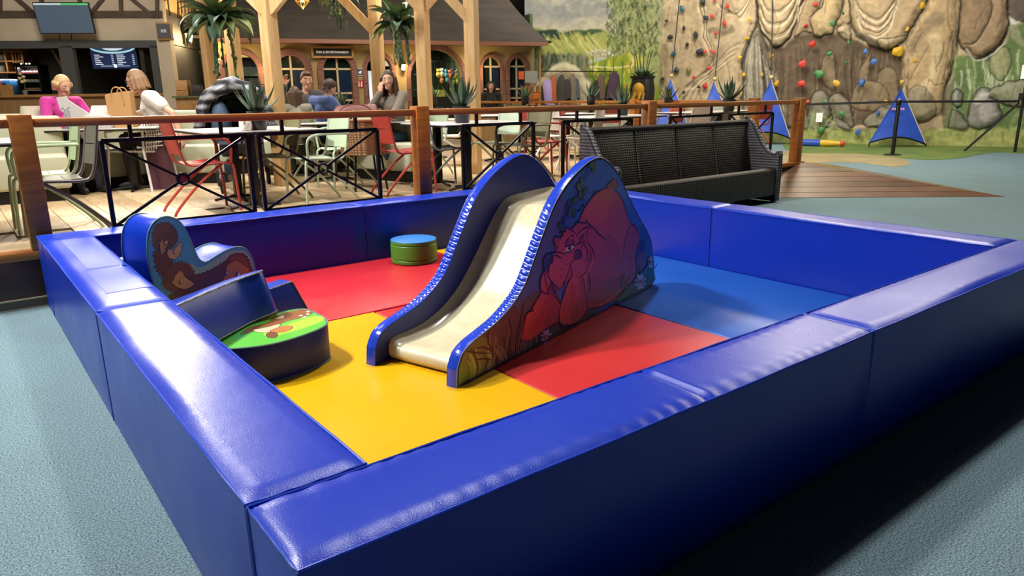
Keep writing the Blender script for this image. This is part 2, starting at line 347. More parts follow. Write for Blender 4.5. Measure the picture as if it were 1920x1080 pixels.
# hill and undergrowth
P_(cA([(60,900),(150,800),(240,745),(300,760),(330,840),(300,960),(120,1000)]),'4d5a22')
gr=[(x,z) for x,z in inset if x<.40]
bp.poly(gr+[(.46,.30),(.62,.20),(.66,.06),(.66,.004)],'4f4a26')
bp.poly([(x,z) for x,z in inset if x<.20]+[(.26,.16),(.30,.004)],'5f7222')
P_(cB([(440,770),(700,640),(1000,470),(1340,300),(1420,240),(1440,180),(1000,330),(700,560)]),'38492a')
rg=random.Random(3)
for i in range(46):
    x=.12+rg.random()*.58; h=.07+.17*rg.random()*(.5+x); l=rg.uniform(-.07,.07); col=rg.choice(['6a6430','3c3a20','7a7336','2f3a1c','857a44','57602a'])
    zt=min(h,(.19 if x<.25 else .24+.25*max(0,x-.4)))
    bp.line([(x,.006),(x+l*.3,zt*.55),(x+l,zt)],rg.uniform(.006,.014),col)
for i in range(12):
    x=.05+rg.random()*.22; bp.line([(x,.008),(x+.02,.06),(x-.015,.11+.05*rg.random())],.02,rg.choice(['7d8c2c','6c7c26','93a038']))
for a in ([(270,580),(340,575),(410,600),(430,660),(400,740)],[(180,610),(280,625),(400,630)],[(260,690),(340,680),(410,690)]):
    bp.line(cB(a),.010,'2a2c14')
bp.line(cB([(450,590),(500,650),(530,700)]),.03,'7c7a3a'); bp.line(cB([(490,560),(540,630),(560,690)]),.026,'6d6f32')
for a in ([(580,280),(610,420),(600,560),(630,660)],[(730,150),(700,300),(660,480),(650,640)],[(390,420),(385,520),(430,600)]): bp.line(cB(a),.012,'2d2a18')
# body
body=cC([(505,815),(560,680),(640,560),(720,480),(820,440),(900,450),(960,500),(1010,600),(1045,720),(1075,800),(1110,850)])+cA([(1180,110),(1215,190),(1215,290),(1190,400),(1190,520),(1205,590),(1130,690),(1000,830),(880,890),(730,910),(700,800),(640,600),(560,300),(600,120)])
P_(body,'ae4f40',2)
P_(cC([(610,640),(700,520),(820,450),(900,460),(850,640),(760,820),(600,800)]),'b8553f'); P_(cC([(790,620),(830,520),(870,500),(850,640),(820,740)]),'b85a2c')
P_(cA([(880,250),(960,200),(1060,420),(1050,620),(900,840),(740,880),(720,620),(820,420)]),'99403e')
P_(cA([(730,620),(900,640),(1080,600),(1000,760),(860,860),(740,860)]),'863834')
P_(cC([(905,320),(935,340),(945,400),(930,440),(870,440),(820,430),(830,400),(880,360)]),'8a5148'); bp.line(cC([(830,440),(825,400),(880,350),(905,320)]),.008,OL); bp.line(cC([(905,325),(930,345),(945,400),(925,440)]),.006,OL)
# hind leg and foot
P_(cA([(1070,390),(1085,270),(1120,150),(1160,105),(1195,130),(1220,200),(1215,300),(1190,390),(1185,480),(1205,590),(1150,600),(1100,500)]),'a24042')
P_(cA([(1195,430),(1230,380),(1270,380),(1295,430),(1280,500),(1240,560),(1205,570),(1190,500)]),'6d3a44'); P_(cA([(1210,440),(1240,400),(1265,410),(1270,460),(1235,510),(1205,500)]),'5c5460')
for a in ([(1225,390),(1220,300),(1235,260)],[(1250,375),(1250,280),(1265,250)],[(1275,370),(1275,300),(1280,270)]): bp.line(cA(a),.020,'564e62'); bp.line(cA(a),.006,OL)
bp.line(cA([(1070,390),(1085,270),(1120,150),(1160,105)]),.008,OL); bp.line(cA([(1140,90),(1190,140),(1220,210)]),.009,OL); bp.line(cA([(1215,290),(1190,400),(1190,520),(1205,580)]),.008,OL)
bp.line(cC([(505,815),(560,680),(640,560),(720,480),(820,435)]),.008,OL); bp.line(cC([(900,450),(960,500),(1010,600),(1045,720),(1090,830)]),.008,OL)
for a in ([(650,545),(690,490),(720,470)],[(735,480),(750,460),(790,445)],[(670,500),(690,475),(700,470)]): bp.line(cC(a),.008,OL)
bp.line(cA([(730,910),(860,895),(960,840),(1080,730),(1205,580)]),.008,OL)
# forearms
P_(cB([(700,480),(720,380),(740,280),(810,200),(860,100),(900,40),(1000,30),(1080,150),(1060,240),(1070,320),(960,380),(860,450),(780,500)]),'ae452f')
P_(cB([(980,60),(1060,170),(1060,300),(940,370),(900,300),(960,180)]),'8f3a2c')
P_(cA([(460,880),(520,720),(560,600),(600,560),(680,590),(700,700),(720,860),(700,960),(600,1070),(480,1075),(445,1010)]),'b44a2a')
P_(cA([(640,600),(690,640),(715,860),(680,960),(600,1060),(560,1000),(640,800)]),'93392a')
for i in range(14):
    u=rg.random(); bp.line(cA([(500+u*170,640+u*60),(485+u*190,800),(470+u*190,960)]),.006,rg.choice(['c2582f','a3401f','8a3526']))
    bp.line(cB([(900+u*120,90),(840+u*140,220),(760+u*170,400)]),.006,rg.choice(['bf5236','9c3a26','8a3526']))
bp.line(cA([(655,590),(690,660),(700,760),(725,870),(700,960),(610,1060),(480,1075),(447,1010),(465,880),(525,700),(560,580)]),.009,OL)
bp.line(cB([(710,470),(725,370),(745,270),(770,230),(815,215),(805,190),(860,100),(905,40)]),.009,OL); bp.line(cB([(960,20),(1030,90),(1085,170)]),.008,OL); bp.line(cB([(1065,250),(1075,330),(1110,385),(1180,370)]),.008,OL); bp.line(cB([(1060,320),(980,370),(900,420)]),.008,OL)
# shoulder fur and head
P_(cA([(575,140),(620,95),(700,90),(780,160),(900,260),(830,360),(760,420),(640,420),(560,300)]),'a2463e')
P_(cA([(430,330),(450,270),(480,210),(470,190),(500,180),(490,130),(560,165),(610,200),(650,180),(720,130),(720,190),(715,250),(760,330),(740,420),(650,480),(600,520),(560,600),(510,680),(450,725),(400,690),(350,620),(310,560),(340,440),(400,380)]),'a8433f')
P_(cA([(395,385),(460,375),(560,390),(600,440),(560,540),(510,660),(450,720),(360,630),(335,560),(370,470)]),'aa4442')
P_(cA([(270,640),(300,560),(340,620),(370,650),(350,720),(335,775),(275,745)]),'a5423c'); P_(cA([(300,570),(345,620),(430,710),(455,722),(380,790),(340,770),(370,660)]),'7c2c34')
P_(cA([(395,240),(415,225),(450,245),(440,300),(415,320),(400,280)]),'8f3840')
P_(cA([(610,220),(660,160),(735,135),(720,200),(690,260),(640,280)]),'a3423f'); P_(cA([(640,270),(660,220),(690,195),(685,240)]),'6e2a38')
P_(cA([(505,370),(525,320),(580,295),(600,310),(570,350),(540,372)]),'e8dfb0'); P_(cA([(535,330),(555,315),(560,345),(540,355)]),'1c1620',2)
P_(cA([(500,320),(510,260),(560,250),(590,290),(560,315)]),'7f3338')
P_(cA([(295,440),(320,400),(370,385),(400,405),(385,430),(390,470),(360,500),(350,570),(310,530),(300,490)]),'28233f'); P_(cA([(320,420),(350,400),(370,405),(340,430)]),'4a4468')
# paw at the cheek
P_(cA([(560,500),(600,440),(650,400),(655,330),(680,295),(710,320),(745,360),(755,440),(720,540),(660,600),(590,600),(565,570)]),'a94540'); P_(cA([(600,350),(640,355),(665,400),(650,430),(600,450),(585,420)]),'5f2233')
for a in ([(395,240),(420,222),(445,240)],[(400,235),(400,280),(415,325)],[(440,230),(490,205),(470,180),(450,185)],[(450,185),(490,172),(515,172),(495,130)],[(495,130),(550,150),(610,195)],[(555,215),(575,215),(590,230)],[(605,220),(660,165),(720,130),(745,148)],[(725,150),(715,200),(712,250)],[(590,320),(640,285),(700,265)],[(640,280),(655,235),(685,195)],
    [(505,325),(570,305),(595,300)],[(505,375),(550,370),(590,330)],[(505,320),(520,270),(545,225)],[(575,240),(590,280),(595,310)],[(300,430),(330,395),(390,380),(450,375),(510,400)],[(400,400),(440,415),(475,435)],[(295,440),(298,500),(310,550),(340,580)],[(375,410),(390,430),(380,460),(350,510),(345,570)],
    [(335,570),(360,640),(420,700),(450,725)],[(450,725),(500,660),(540,560),(560,480),(600,430)],[(270,640),(280,600),(305,545)],[(268,640),(275,745),(340,775),(330,730)],[(345,735),(360,690),(370,655)],[(300,570),(320,660),(340,740)],[(600,355),(640,355),(665,400),(650,430),(600,445)],[(655,390),(660,330),(685,290),(700,320),(720,360),(715,420),(690,465)],[(740,350),(760,420),(740,480),(700,570),(650,605)],[(750,370),(735,440),(715,470)],[(700,265),(760,330),(790,400),(800,470)],[(560,500),(570,590),(540,660)],[(590,95),(640,85),(700,95),(705,60)],[(705,60),(740,110),(810,170)],[(800,150),(815,185),(900,255)],[(575,140),(620,95)],[(720,560),(745,640),(745,780)],[(355,680),(420,790),(465,870)],[(370,660),(420,770)],[(490,650),(495,690),(510,640)]): bp.line(cA(a),.0085,OL)
for x,y in ((453,530),(490,540),(465,605),(530,490)): P_(cA([(x-5,y),(x,y-9),(x+5,y),(x,y+9)]),OL,2)
# vine
for a in ([(590,150),(600,220),(590,290),(550,335)],[(555,540),(565,600),(540,640),(510,690),(470,685)],[(540,630),(570,660)],[(405,620),(365,640),(345,720),(345,830)],[(545,470),(555,540)]): bp.line(cC(a),.008,'16261c')
for a,col in (([(655,130),(690,160),(685,220),(660,260),(645,210),(610,190)],'3f6a2e'),([(525,310),(560,350),(555,410),(535,450),(520,380)],'47722f'),([(475,400),(505,370),(530,410),(525,460),(490,455)],'527a2e'),([(560,460),(600,425),(605,470),(575,500),(550,490)],'3f6c33'),([(495,500),(520,465),(540,490),(525,540),(500,535)],'3a6634'),([(530,530),(550,520),(545,570),(530,575)],'3a6634'),([(425,580),(460,535),(495,545),(480,600),(440,610)],'2f5f3c'),([(375,590),(400,560),(410,600),(400,640),(375,630)],'2a5640'),([(380,700),(410,630),(430,660),(425,730),(400,760),(378,745)],'2f6238'),([(430,650),(465,690),(465,730),(450,780),(435,720)],'2f6238'),([(315,750),(335,790),(335,830),(315,800)],'22503a'),([(265,840),(300,820),(345,860),(345,900),(300,915)],'22503a')):
    P_(cC(a),col); bp.line(cC(a+[a[0]]),.004,'12221a')
# flowers and grass at the right end
P_(cA([(1000,850),(1080,740),(1180,640),(1250,560),(1310,480),(1355,420),(1362,560),(1362,660),(1200,750)]),'2a5a3c')
for i in range(12):
    x=1060+rg.random()*300; y=760-(x-1060)*.40; bp.line(cA([(x,y),(x+rg.uniform(-15,25),y-90),(x+rg.uniform(-30,60),y-150-60*rg.random())]),.012,rg.choice(['3c7048','24543a','4d8052','1d4634']))
def daisy(f,cx,cy,r,col='c9bfc0',n=8,sq=.75):
    for i in range(n):
        a=i*2*PI/n+.3; ux,uy=math.cos(a)*sq,math.sin(a); P_(f([(cx+ux*r*.2,cy+uy*r*.2),(cx+ux*r*.7-uy*r*.2,cy+uy*r*.7+ux*r*.16),(cx+ux*r,cy+uy*r),(cx+ux*r*.7+uy*r*.2,cy+uy*r*.7-ux*r*.16)]),col,3)
        bp.line(f([(cx+ux*r*.2,cy+uy*r*.2),(cx+ux*r,cy+uy*r)]),.004,'4a3a48')
    P_(f([(cx-r*.2,cy),(cx,cy-r*.28),(cx+r*.2,cy),(cx,cy+r*.28)]),'bb5a34')
daisy(cA,1228,660,82); daisy(cA,1328,470,60,'9fb0b8',7,.5); daisy(cB,935,470,80,'b5a6ac')
bp.poly([(.01,.001),(2.27,.001),(2.27,.012),(.01,.012)],'141820')
bp.c=[(c_[0]*1.08,c_[1]*1.25,c_[2]*.62,1) if c_[0]>c_[1]*2.2 else c_ for c_ in bp.c]
bp.c=[c_ if max(c_[:3])<.02 else tuple(min(1,x*1.6+o_) for x,o_ in zip(c_[:3],(.03,.035,.02)))+(1,) for c_ in bp.c]
pr=bp.build('bear_print',attr_mat('printed_vinyl',.38,.5,coat=.15),sl)
# ---------------------------------------------------------------- tumbled soft shapes
def mirror_shape(): pass
hz=math.radians(20); HP=Vector((.9,3.3,MZ+.005)); HE=Vector((math.cos(hz),math.sin(hz),0)); HN=Vector((math.sin(hz),-math.cos(hz),0))
hedge_out=[(-.529,.642),(-.513,.693),(-.48,.737),(-.437,.758),(-.39,.76),(-.345,.741),(-.313,.711),(-.289,.662),(-.267,.601),(-.25,.541),(-.229,.485),(-.19,.455),(-.122,.475),(-.05,.497),(.028,.507),(.097,.488),(.135,.443),(.154,.383),(.163,.30),(.155,.20),(.12,.10),(.05,.045),(-.06,.046),(-.18,.046),(-.30,.05),(-.40,.10),(-.47,.22),(-.518,.36),(-.535,.46),(-.541,.56)]
hedge_out=[(x,max(.002,z-MZ)) for x,z in hedge_out]
HO=smooth_pts(hedge_out,3,True)
def soft_shape(name,label,loc,rot,outline,th,band,facecol,face_mat=None,parts=True):
    """foam slab: outline in local x/z, thickness along +y, piped faces"""
    t=thing(name,label,'soft play shape',loc,rot)
    M=Matrix.Rotation(PI/2,4,'X')
    MB().prism([(x*.996,z*.996+.001) for x,z in outline],-th+.004,-.004,M).build('foam_body',band,t,bev=.004,ang=30)
    for y in (.003,th-.003): MB().tube([(x,y,z) for x,z in outline],.0045,6,True).build('welt',mat('teal_welt','5f8f8a',.6),t)
    MB().prism([(x*.993,z*.993+.001) for x,z in outline],-.004,-.001,M).build('printed_face',vinyl('face_'+facecol,facecol,.4,.04),t)
    return t
hg=soft_shape('hedgehog_rocker','upright blue foam rocker printed with a family of brown hedgehogs','%s'and(HP.x,HP.y,HP.z),hz,HO,.25,BLUE,'2a86ad')
def sh(l):
    out=[]
    for x,y in l:
        P=hit(230+x*.18056,400+y*.18056,HP,HN)-HP; out.append((P.dot(HE),P.z))
    return out
hp=Print((0,0,0),(1,0,0),(0,0,1),(0,-1,0),base=.0002)
def spiky(pts,amp=.012,k=5,rs=1):
    p=smooth_pts(pts,k,True); cx=sum(q[0] for q in p)/len(p); cz=sum(q[1] for q in p)/len(p); o=[]; r=random.Random(rs)
    for i,q in enumerate(p):
        d=math.hypot(q[0]-cx,q[1]-cz) or 1; s=1+(amp/d)*(1 if i%2 else -.6)*r.uniform(.5,1.3); o.append((cx+(q[0]-cx)*s,cz+(q[1]-cz)*s))
    return o
hp.poly([(x*.985-.003,z*.985+.004) for x,z in HO],'2d89b0')
hp.poly(smooth_pts(sh([(700,520),(780,560),(860,540),(980,470),(1100,400),(1240,385),(1320,450),(1350,560),(1300,640),(900,700),(720,640)]),4,True),'6f9c90')
for pts,col,rs in (([(310,220),(340,130),(410,95),(490,110),(550,170),(570,250),(540,330),(470,380),(380,390),(320,340)],'4e392f',1),([(320,420),(400,390),(500,440),(520,520),(560,600),(520,680),(420,660),(350,580)],'49352c',2),([(430,640),(500,540),(600,500),(690,540),(745,620),(740,720),(690,800),(560,830),(450,780),(410,720)],'54392e',3),([(720,660),(860,610),(960,560),(1060,500),(1120,440),(1200,415),(1280,440),(1330,540),(1340,640),(1200,720),(950,870),(740,980),(560,940),(480,860),(620,780)],'4b342b',4),([(1100,480),(1180,430),(1270,450),(1320,560),(1320,650),(1240,640),(1140,600)],'63402f',5)):
    q=spiky(sh(pts),.010,6,rs); hp.poly(q,col); hp.line(q+[q[0]],.0035,'1e1512',1,False)
def face_(pts,col='8f7450'):
    q=smooth_pts(sh(pts),4,True); hp.poly(q,col); hp.line(q+[q[0]],.0035,'1e1512',1,False)
face_([(372,270),(395,300),(405,235),(425,290),(465,270),(475,310),(455,350),(430,400),(405,440),(390,400),(385,340)]); face_([(460,410),(480,370),(520,380),(570,330),(605,290),(615,350),(600,420),(575,450),(540,480),(480,460)],'a08a68')
face_([(505,715),(530,690),(540,650),(580,610),(600,590),(625,615),(650,660),(735,720),(730,750),(650,790),(570,770),(530,740)],'a08448'); face_([(970,750),(1040,690),(1060,630),(1085,540),(1130,510),(1190,490),(1260,540),(1310,570),(1300,620),(1250,670),(1150,690),(1060,740),(990,780)],'9a6a3c')
for cx,cy,r in ((440,305,26),(537,405,24),(598,712,26),(1075,620,26),(1195,640,42)):
    hp.poly(smooth_pts(sh([(cx-r*.6,cy),(cx,cy-r),(cx+r*.6,cy),(cx,cy+r)]),3,True),'1e1512'); hp.poly(smooth_pts(sh([(cx-r*.1,cy),(cx+r*.2,cy-r*.7),(cx+r*.45,cy),(cx+r*.2,cy+r*.4)]),3,True),'e8dcc0')
hp.c=[tuple(min(1,x*1.6+.006) for x in c_[:3])+(1,) for c_ in hp.c]
hp.build('hedgehog_print',attr_mat('printed_vinyl'),hg)
# fawn block lying flat, printed face up
fo=[(.36,2.34),(.46,2.24),(.58,2.165),(.70,2.135),(.82,2.15),(.95,2.195),(1.035,2.25),(1.068,2.315),(1.08,2.43),(1.072,2.56),(1.045,2.62),(.95,2.63),(.80,2.57),(.62,2.46),(.47,2.39)]
FC=(.7,2.4); FO=smooth_pts([(x-FC[0],y-FC[1]) for x,y in fo],4,True); FH=.203
fb=thing('fawn_block','blue foam block lying flat, fawn printed on its green top','soft play shape',(FC[0],FC[1],MZ+.001))
MB().prism(FO,0,FH-.003).build('foam_body',vinyl('navy_block','1c2a78',.36,.06),fb,bev=.006)
for z in (.004,FH-.004): MB().tube([(x,y,z) for x,y in FO],.004,6,True).build('welt',mat('teal_welt','5f8f8a',.6),fb)
fz=MZ+FH
def fp(l): return [((lambda P:(P.x-FC[0],P.y-FC[1]))(onz(400+x*.20372,500+y*.20372,fz))) for x,y in l]
f_=Print((0,0,FH-.003),(1,0,0),(0,1,0),(0,0,1))
f_.poly([(x*.98,y*.98) for x,y in FO],'5cb83c'); f_.poly(smooth_pts(fp([(480,560),(640,540),(860,470),(1000,450),(1010,490),(900,540),(640,620),(480,640)]),3,True),'a4cf3c')
f_.poly(smooth_pts(fp([(100,640),(200,590),(330,590),(300,640),(180,660)]),3,True),'48bd5a')
def fpoly(p,col): q=smooth_pts(fp(p),4,True); f_.poly(q,col); f_.line(q+[q[0]],.004,'3a2016',1,False)
fpoly([(250,625),(330,560),(480,520),(560,470),(640,430),(760,400),(870,385),(912,410),(890,440),(800,470),(680,500),(560,540),(440,560),(340,600)],'8a5230')
fpoly([(580,470),(640,445),(650,470),(560,480)],'d8c6a4'); fpoly([(360,580),(470,560),(620,525),(560,590),(480,605),(400,600)],'cdbd9a')
fpoly([(520,590),(640,545),(720,545),(725,565),(680,590),(600,605)],'b87442'); fpoly([(490,620),(520,600),(580,610),(590,630),(560,655),(500,645)],'7a4a34')
for x,y in ((805,448),(870,435),(870,412),(840,462)): f_.poly(smooth_pts(fp([(x-20,y+3),(x,y-6),(x+20,y-3),(x,y+6)]),3,True),'f0e2cc')
f_.build('fawn_print',attr_mat('printed_vinyl'),fb)
# slab lying on top, print face down
so=[(.335,2.145),(.46,2.262),(.60,2.395),(.72,2.50),(.80,2.532),(.875,2.55),(.905,2.60),(.90,2.69),(.85,2.77),(.74,2.80),(.62,2.74),(.5,2.68),(.38,2.66),(.325,2.55),(.315,2.32)]
SC=(.6,2.5); SO=smooth_pts([(x-SC[0],y-SC[1]) for x,y in so],4,True)
sb=thing('face_down_shape','blue foam shape lying face down on the fawn block','soft play shape',(SC[0],SC[1],fz+.012))
axs=Vector((.8-.46,2.53-2.262,0)).normalized(); piv=Vector((.62-SC[0],2.40-SC[1],0))
sb.matrix_world=Matrix.Translation((SC[0],SC[1],fz+.012))@Matrix.Translation(piv)@Matrix.Rotation(math.radians(-17),4,axs)@Matrix.Translation(-piv)
MB().prism(SO,.004,.243).build('foam_body',vinyl('blue_shape','1c3aa6',.3,.07),sb,bev=.008)
for z in (.005,.238): MB().tube([(x,y,z) for x,y in SO],.0045,6,True).build('welt',mat('worn_welt','9a9884',.7,noise=(60,'4a5578',3)),sb)
MB().prism([(x*.98,y*.98) for x,y in SO],.0005,.004).build('printed_face',mat('tan_print','a58a4a',.5),sb)
# wedge behind
wb=thing('foam_wedge','blue foam wedge lying behind the tumbled shapes on the mat','soft play shape',(1.0,3.06,MZ+.006),.1)
MB().add([(-.22,-.10,0),(.27,-.06,0),(.23,.12,0),(-.22,.10,0),(-.22,-.10,.22),(.175,-.02,.252),(.16,.1,.25),(-.22,.10,.22)],[(3,2,1,0),(4,5,6,7),(0,1,5,4),(1,2,6,5),(2,3,7,6),(3,0,4,7)]).build('foam_body',vinyl('blue_shape','1c3aa6',.3,.07),wb,bev=.012,seg=3)
MB().tube([(-.21,-.095,.222),(.172,-.02,.25),(.265,-.062,.004)],.004,6).build('welt',mat('worn_welt'),wb)
# round foam disc peeping out behind the hedgehogs
dk=thing('foam_roller','blue foam roller with a red end behind the hedgehog rocker','soft play shape',(.47,3.86,MZ+.006))
Mx=Matrix.Translation((0,0,.19))@Matrix.Rotation(math.radians(75),4,'Z')@Matrix.Rotation(PI/2,4,'X')
MB().lathe([(.175,-.11),(.19,-.10),(.19,.10),(.175,.11)],32,M=Mx).build('side_cover',BLUE,dk)
for s_ in (-1,1): MB().lathe([(.165,s_*.1105),(.165,s_*.112)],32,M=Mx).build('end_cap',vinyl('red_end','b03026',.4),dk)
# ================================================================ dining deck, plinth and fence
ZP=.4; FY=4.75
deckm=mat('deck_underlay','a08a6c',.5,noise=(3,'8d785c',4))
MB().box((1.85,11.6,ZP/2-.008),(15.7,13.8,ZP-.016)).build('floor_deck',deckm,kind='structure'); DK=bpy.data.objects['floor_deck']
plank=[MB().box((0,0,0),(.186,1.19,.016)).mesh('plank',mat('plank_%d'%i,c,.42,noise=(5,d,5,(9,1,1)),bump=(14,.12,(8,.6,1))),bev=.0015,seg=1) for i,(c,d) in enumerate((('c3ac8a','ad9470'),('b89f7c','9f8664'),('cbb492','b59d7a'),('ac9473','967d5e')))]
rr=random.Random(5)
for i in range(34):
    off=rr.uniform(0,1.2)
    for j in range(5):
        y=5.30+j*1.2-off+.6
        if y-.6<4.74: continue
        link('plank',rr.choice(plank),DK,loc=(-.35+i*.19,y,ZP-.008))
MB().box((7.85,8.4,ZP-.008),(3.6,7.3,.015)).build('laminate_sheet',mat('far_planks','bda582',.45,noise=(4,'a08766',5,(9,1,1))),DK)
for nm,(a,b_,c_,d_) in dict(w=(-6,6.4,-.46,18.4),n=(-.46,10.6,6.04,18.4)).items(): MB().box(((a+c_)/2,(b_+d_)/2,ZP-.008),(c_-a,d_-b_,.015)).build('laminate_sheet',mat('far_planks'),DK)
wood=mat('fence_wood','b26c2a',.45,noise=(5,'97571f',5,(1,1,6)),bump=(30,.08,(6,6,1)))
woodr=mat('rail_wood','b06e34',.45,noise=(5,'955a28',5,(.4,6,6)))
black=mat('black_iron','0d0d0e',.42,spec=.4)
# plinth: base trim, dark panels, top board
pl=thing('plinth','dark panelled plinth with wooden cap under the dining fence','plinth',(0,0,0))
x=-1.52
while x<9.5:
    MB().box((x+.40,4.708,.205),(.795,.02,.27)).build('panel',mat('plinth_panel','4a3530',.5,noise=(6,'3d2b27',3)),pl,bev=.002); x+=.80
MB().box((4.05,4.70,.037),(11.1,.035,.074)).build('base_trim',mat('base_trim','5a5140',.5),pl)
MB().box((4.05,4.688,.072),(11.3,.012,.010)).build('trim_strip',mat('trim_strip','c9b592',.4),pl)
MB().box((4.05,4.688,.006),(11.3,.012,.012)).build('trim_strip',mat('trim_strip'),pl)
MB().box((4.05,4.75,.37),(11.4,.14,.058)).build('cap_board',woodr,pl,bev=.006)
posts=[.035,3.155,6.33,9.60]
fe=thing('dining_fence','wooden dining fence with black iron cross panels behind the pit','fence',(0,FY,ZP))
pm=MB().box((0,0,.46),(.135,.13,.92)).mesh('post',wood,bev=.005)
for x in posts: link('post',pm,fe,loc=(x,0,0))
for a,b_ in [(-3.0,-.035),(.105,3.085),(3.225,6.26),(6.40,9.53)]:
    MB().box((0,0,0),(b_-a,.085,.058)).build('handrail',woodr,fe,bev=.008,loc=((a+b_)/2,0,1.262-ZP))
def x_panel(x0,x1,z0=.50,z1=1.125,red=False):
    w=(x1-x0)/2; a,b=z0-ZP,z1-ZP; cz=(a+b)/2; r=.042; f=MB()
    for sx in (-1,1): f.bar((sx*w,0,a),(sx*w,0,b),.03,.03)
    f.bar((-w,0,b),(w,0,b),.018,.03); f.bar((-w,0,a),(w,0,a),.018,.03)
    for sx in (-.62,.62): f.bar((sx*w,0,b),(sx*w,0,1.234-ZP),.026,.026)
    for sx in (-.8,.8): f.bar((sx*w,0,.002),(sx*w,0,a),.026,.026)
    t=f.build('cross_panel',black,fe,loc=((x0+x1)/2,0,0))
    for sx in (-1,1):
        for z in (a,b):
            d=Vector((-sx*w,0,cz-z)).normalized(); MB().bar((sx*w,0,z),(-d.x*r,0,cz-d.z*r),.02,.02).build('diagonal',black,t)
    MB().tube([(r*math.cos(i*PI/10),0,cz+r*math.sin(i*PI/10)) for i in range(20)],.011,8,True).build('ring',black,t)
    if red: MB().lathe([(.026,-.006),(.03,0),(.026,.006)],20,M=Matrix.Translation((0,0,cz))@Matrix.Rotation(PI/2,4,'X')).build('ring_filler',mat('red_enamel','b03a3a',.35),t)
for i,(a,b_) in enumerate([(.50,1.54),(1.63,2.70),(3.63,4.53),(4.95,6.02),(6.72,7.72),(7.93,8.93)]): x_panel(a,b_,red=(i==0))
RX=9.66
ff=thing('far_fence','plain wooden fence along the far edge of the dining deck','fence',(RX,0,ZP))
pm2=MB().box((0,0,.46),(.13,.135,.93)).mesh('post',wood,bev=.005)
for y in (5.55,8.05,10.9,13.6): link('post',pm2,ff,loc=(0,y,0))
for a,b_ in ((5.63,7.98),(8.12,10.83),(10.97,13.53)): MB().box((0,0,0),(.085,b_-a,.05)).build('handrail',woodr,ff,bev=.006,loc=(0,(a+b_)/2,.868))
# ---------------------------------------------------------------- ramp at the end of the deck
wd=[mat('ramp_board_%d'%i,c,.45,noise=(3,d,5,(1,1,1)),bump=(10,.05)) for i,(c,d) in enumerate((('6d4a34','5c3d2a'),('74513a','64442f'),('5f402d','513524')))]
ramp=thing('ramp','brown planked corner ramp leading down from the dining deck','ramp',(0,0,0))
Tp=Vector((9.70,4.70,.385)); Ap=Vector((10.80,2.33,.004)); Lp=Vector((7.75,5.0,.004)); Lp=Vector((8.1,4.66,.004)); Kp=Vector((9.62,4.66,.385))
nb=7
for i in range(nb):
    a0,a1=i/nb+.004,(i+1)/nb-.004
    # boards run parallel to the lower edge Lp-Ap
    def pt(u,v): 
        A=Lp+(Kp-Lp)*v; B=Ap+(Tp-Ap)*v; q=A+(B-A)*u; return q
    v=[pt(0,a0),pt(1,a0),pt(1,a1),pt(0,a1)]; d=Vector((0,0,-.02))
    MB().add([tuple(q) for q in v]+[tuple(q+d) for q in v],[(0,1,2,3),(7,6,5,4),(0,4,5,1),(1,5,6,2),(2,6,7,3),(3,7,4,0)]).build('ramp_board',wd[i%3],ramp)
Q1=onz(1563,297,.30); Q2=onz(1690,312,.004)
sw=[Tp,Ap,Vector((Q2.x,Q2.y,.004)),Vector((13.2,7.6,.004)),Vector((9.72,7.4,.385))]
nb=6
A0,A1,B0,B1=Tp,Vector((9.72,7.6,.385)),Ap,Vector((13.6,6.4,.004))
for i in range(nb):
    a0,a1=i/nb+.004,(i+1)/nb-.004
    v=[A0+(A1-A0)*a0,B0+(B1-B0)*a0,B0+(B1-B0)*a1,A0+(A1-A0)*a1]; d=Vector((0,0,-.02))
    MB().add([tuple(q) for q in v]+[tuple(q+d) for q in v],[(0,1,2,3),(7,6,5,4),(0,4,5,1),(1,5,6,2),(2,6,7,3),(3,7,4,0)]).build('ramp_board',mat('ramp_sheen','8a7350',.22,noise=(3,'75603f',4)),ramp)  # yellowish boards, with the sheen of this face painted into the lighter tone
# ---------------------------------------------------------------- wicker bench
def weave(name,c1,c2,sc):
    m,n,L,b=nmat(name); tc=n.new('ShaderNodeTexCoord'); w1=n.new('ShaderNodeTexWave'); w1.wave_type='BANDS'; w1.bands_direction='X'; w1.inputs['Scale'].default_value=sc; w1.inputs['Distortion'].default_value=.6; w1.inputs['Detail'].default_value=1
    L.new(tc.outputs['Object'],w1.inputs['Vector']); w2=n.new('ShaderNodeTexWave'); w2.bands_direction='Z'; w2.inputs['Scale'].default_value=sc*1.3; w2.inputs['Distortion'].default_value=.6; L.new(tc.outputs['Object'],w2.inputs['Vector'])
    mx=n.new('ShaderNodeMath'); mx.operation='MULTIPLY'; L.new(w1.outputs['Fac'],mx.inputs[0]); L.new(w2.outputs['Fac'],mx.inputs[1])
    r=n.new('ShaderNodeValToRGB'); L.new(mx.outputs[0],r.inputs[0]); r.color_ramp.elements[0].color=lin(c1)+(1,); r.color_ramp.elements[1].color=lin(c2)+(1,); L.new(r.outputs[0],b.inputs['Base Color'])
    k=n.new('ShaderNodeBump'); k.inputs['Strength'].default_value=.8; k.inputs['Distance'].default_value=.006; L.new(mx.outputs[0],k.inputs['Height']); L.new(k.outputs[0],b.inputs['Normal']); b.inputs['Roughness'].default_value=.55
    MATS[name]=m; return m
wk=weave('wicker','18120d','463a31',9); wk2=weave('wicker_arm','1e1a1b','7d7880',7)
bn=thing('wicker_bench','long dark brown wicker bench between the pit and the fence','bench',(6.62,4.36,0))
XL,XR=-1.52,1.545; 
MB().prism([(-.27,.10),(-.27,.43),(-.22,.455),(.12,.38),(.12,.10)],XL+.05,XR-.05,Matrix(((0,0,1,0),(1,0,0,0),(0,1,0,0),(0,0,0,1)))).build('seat_box',wk,bn,bev=.015)
bw=(XR-XL-.18)/4
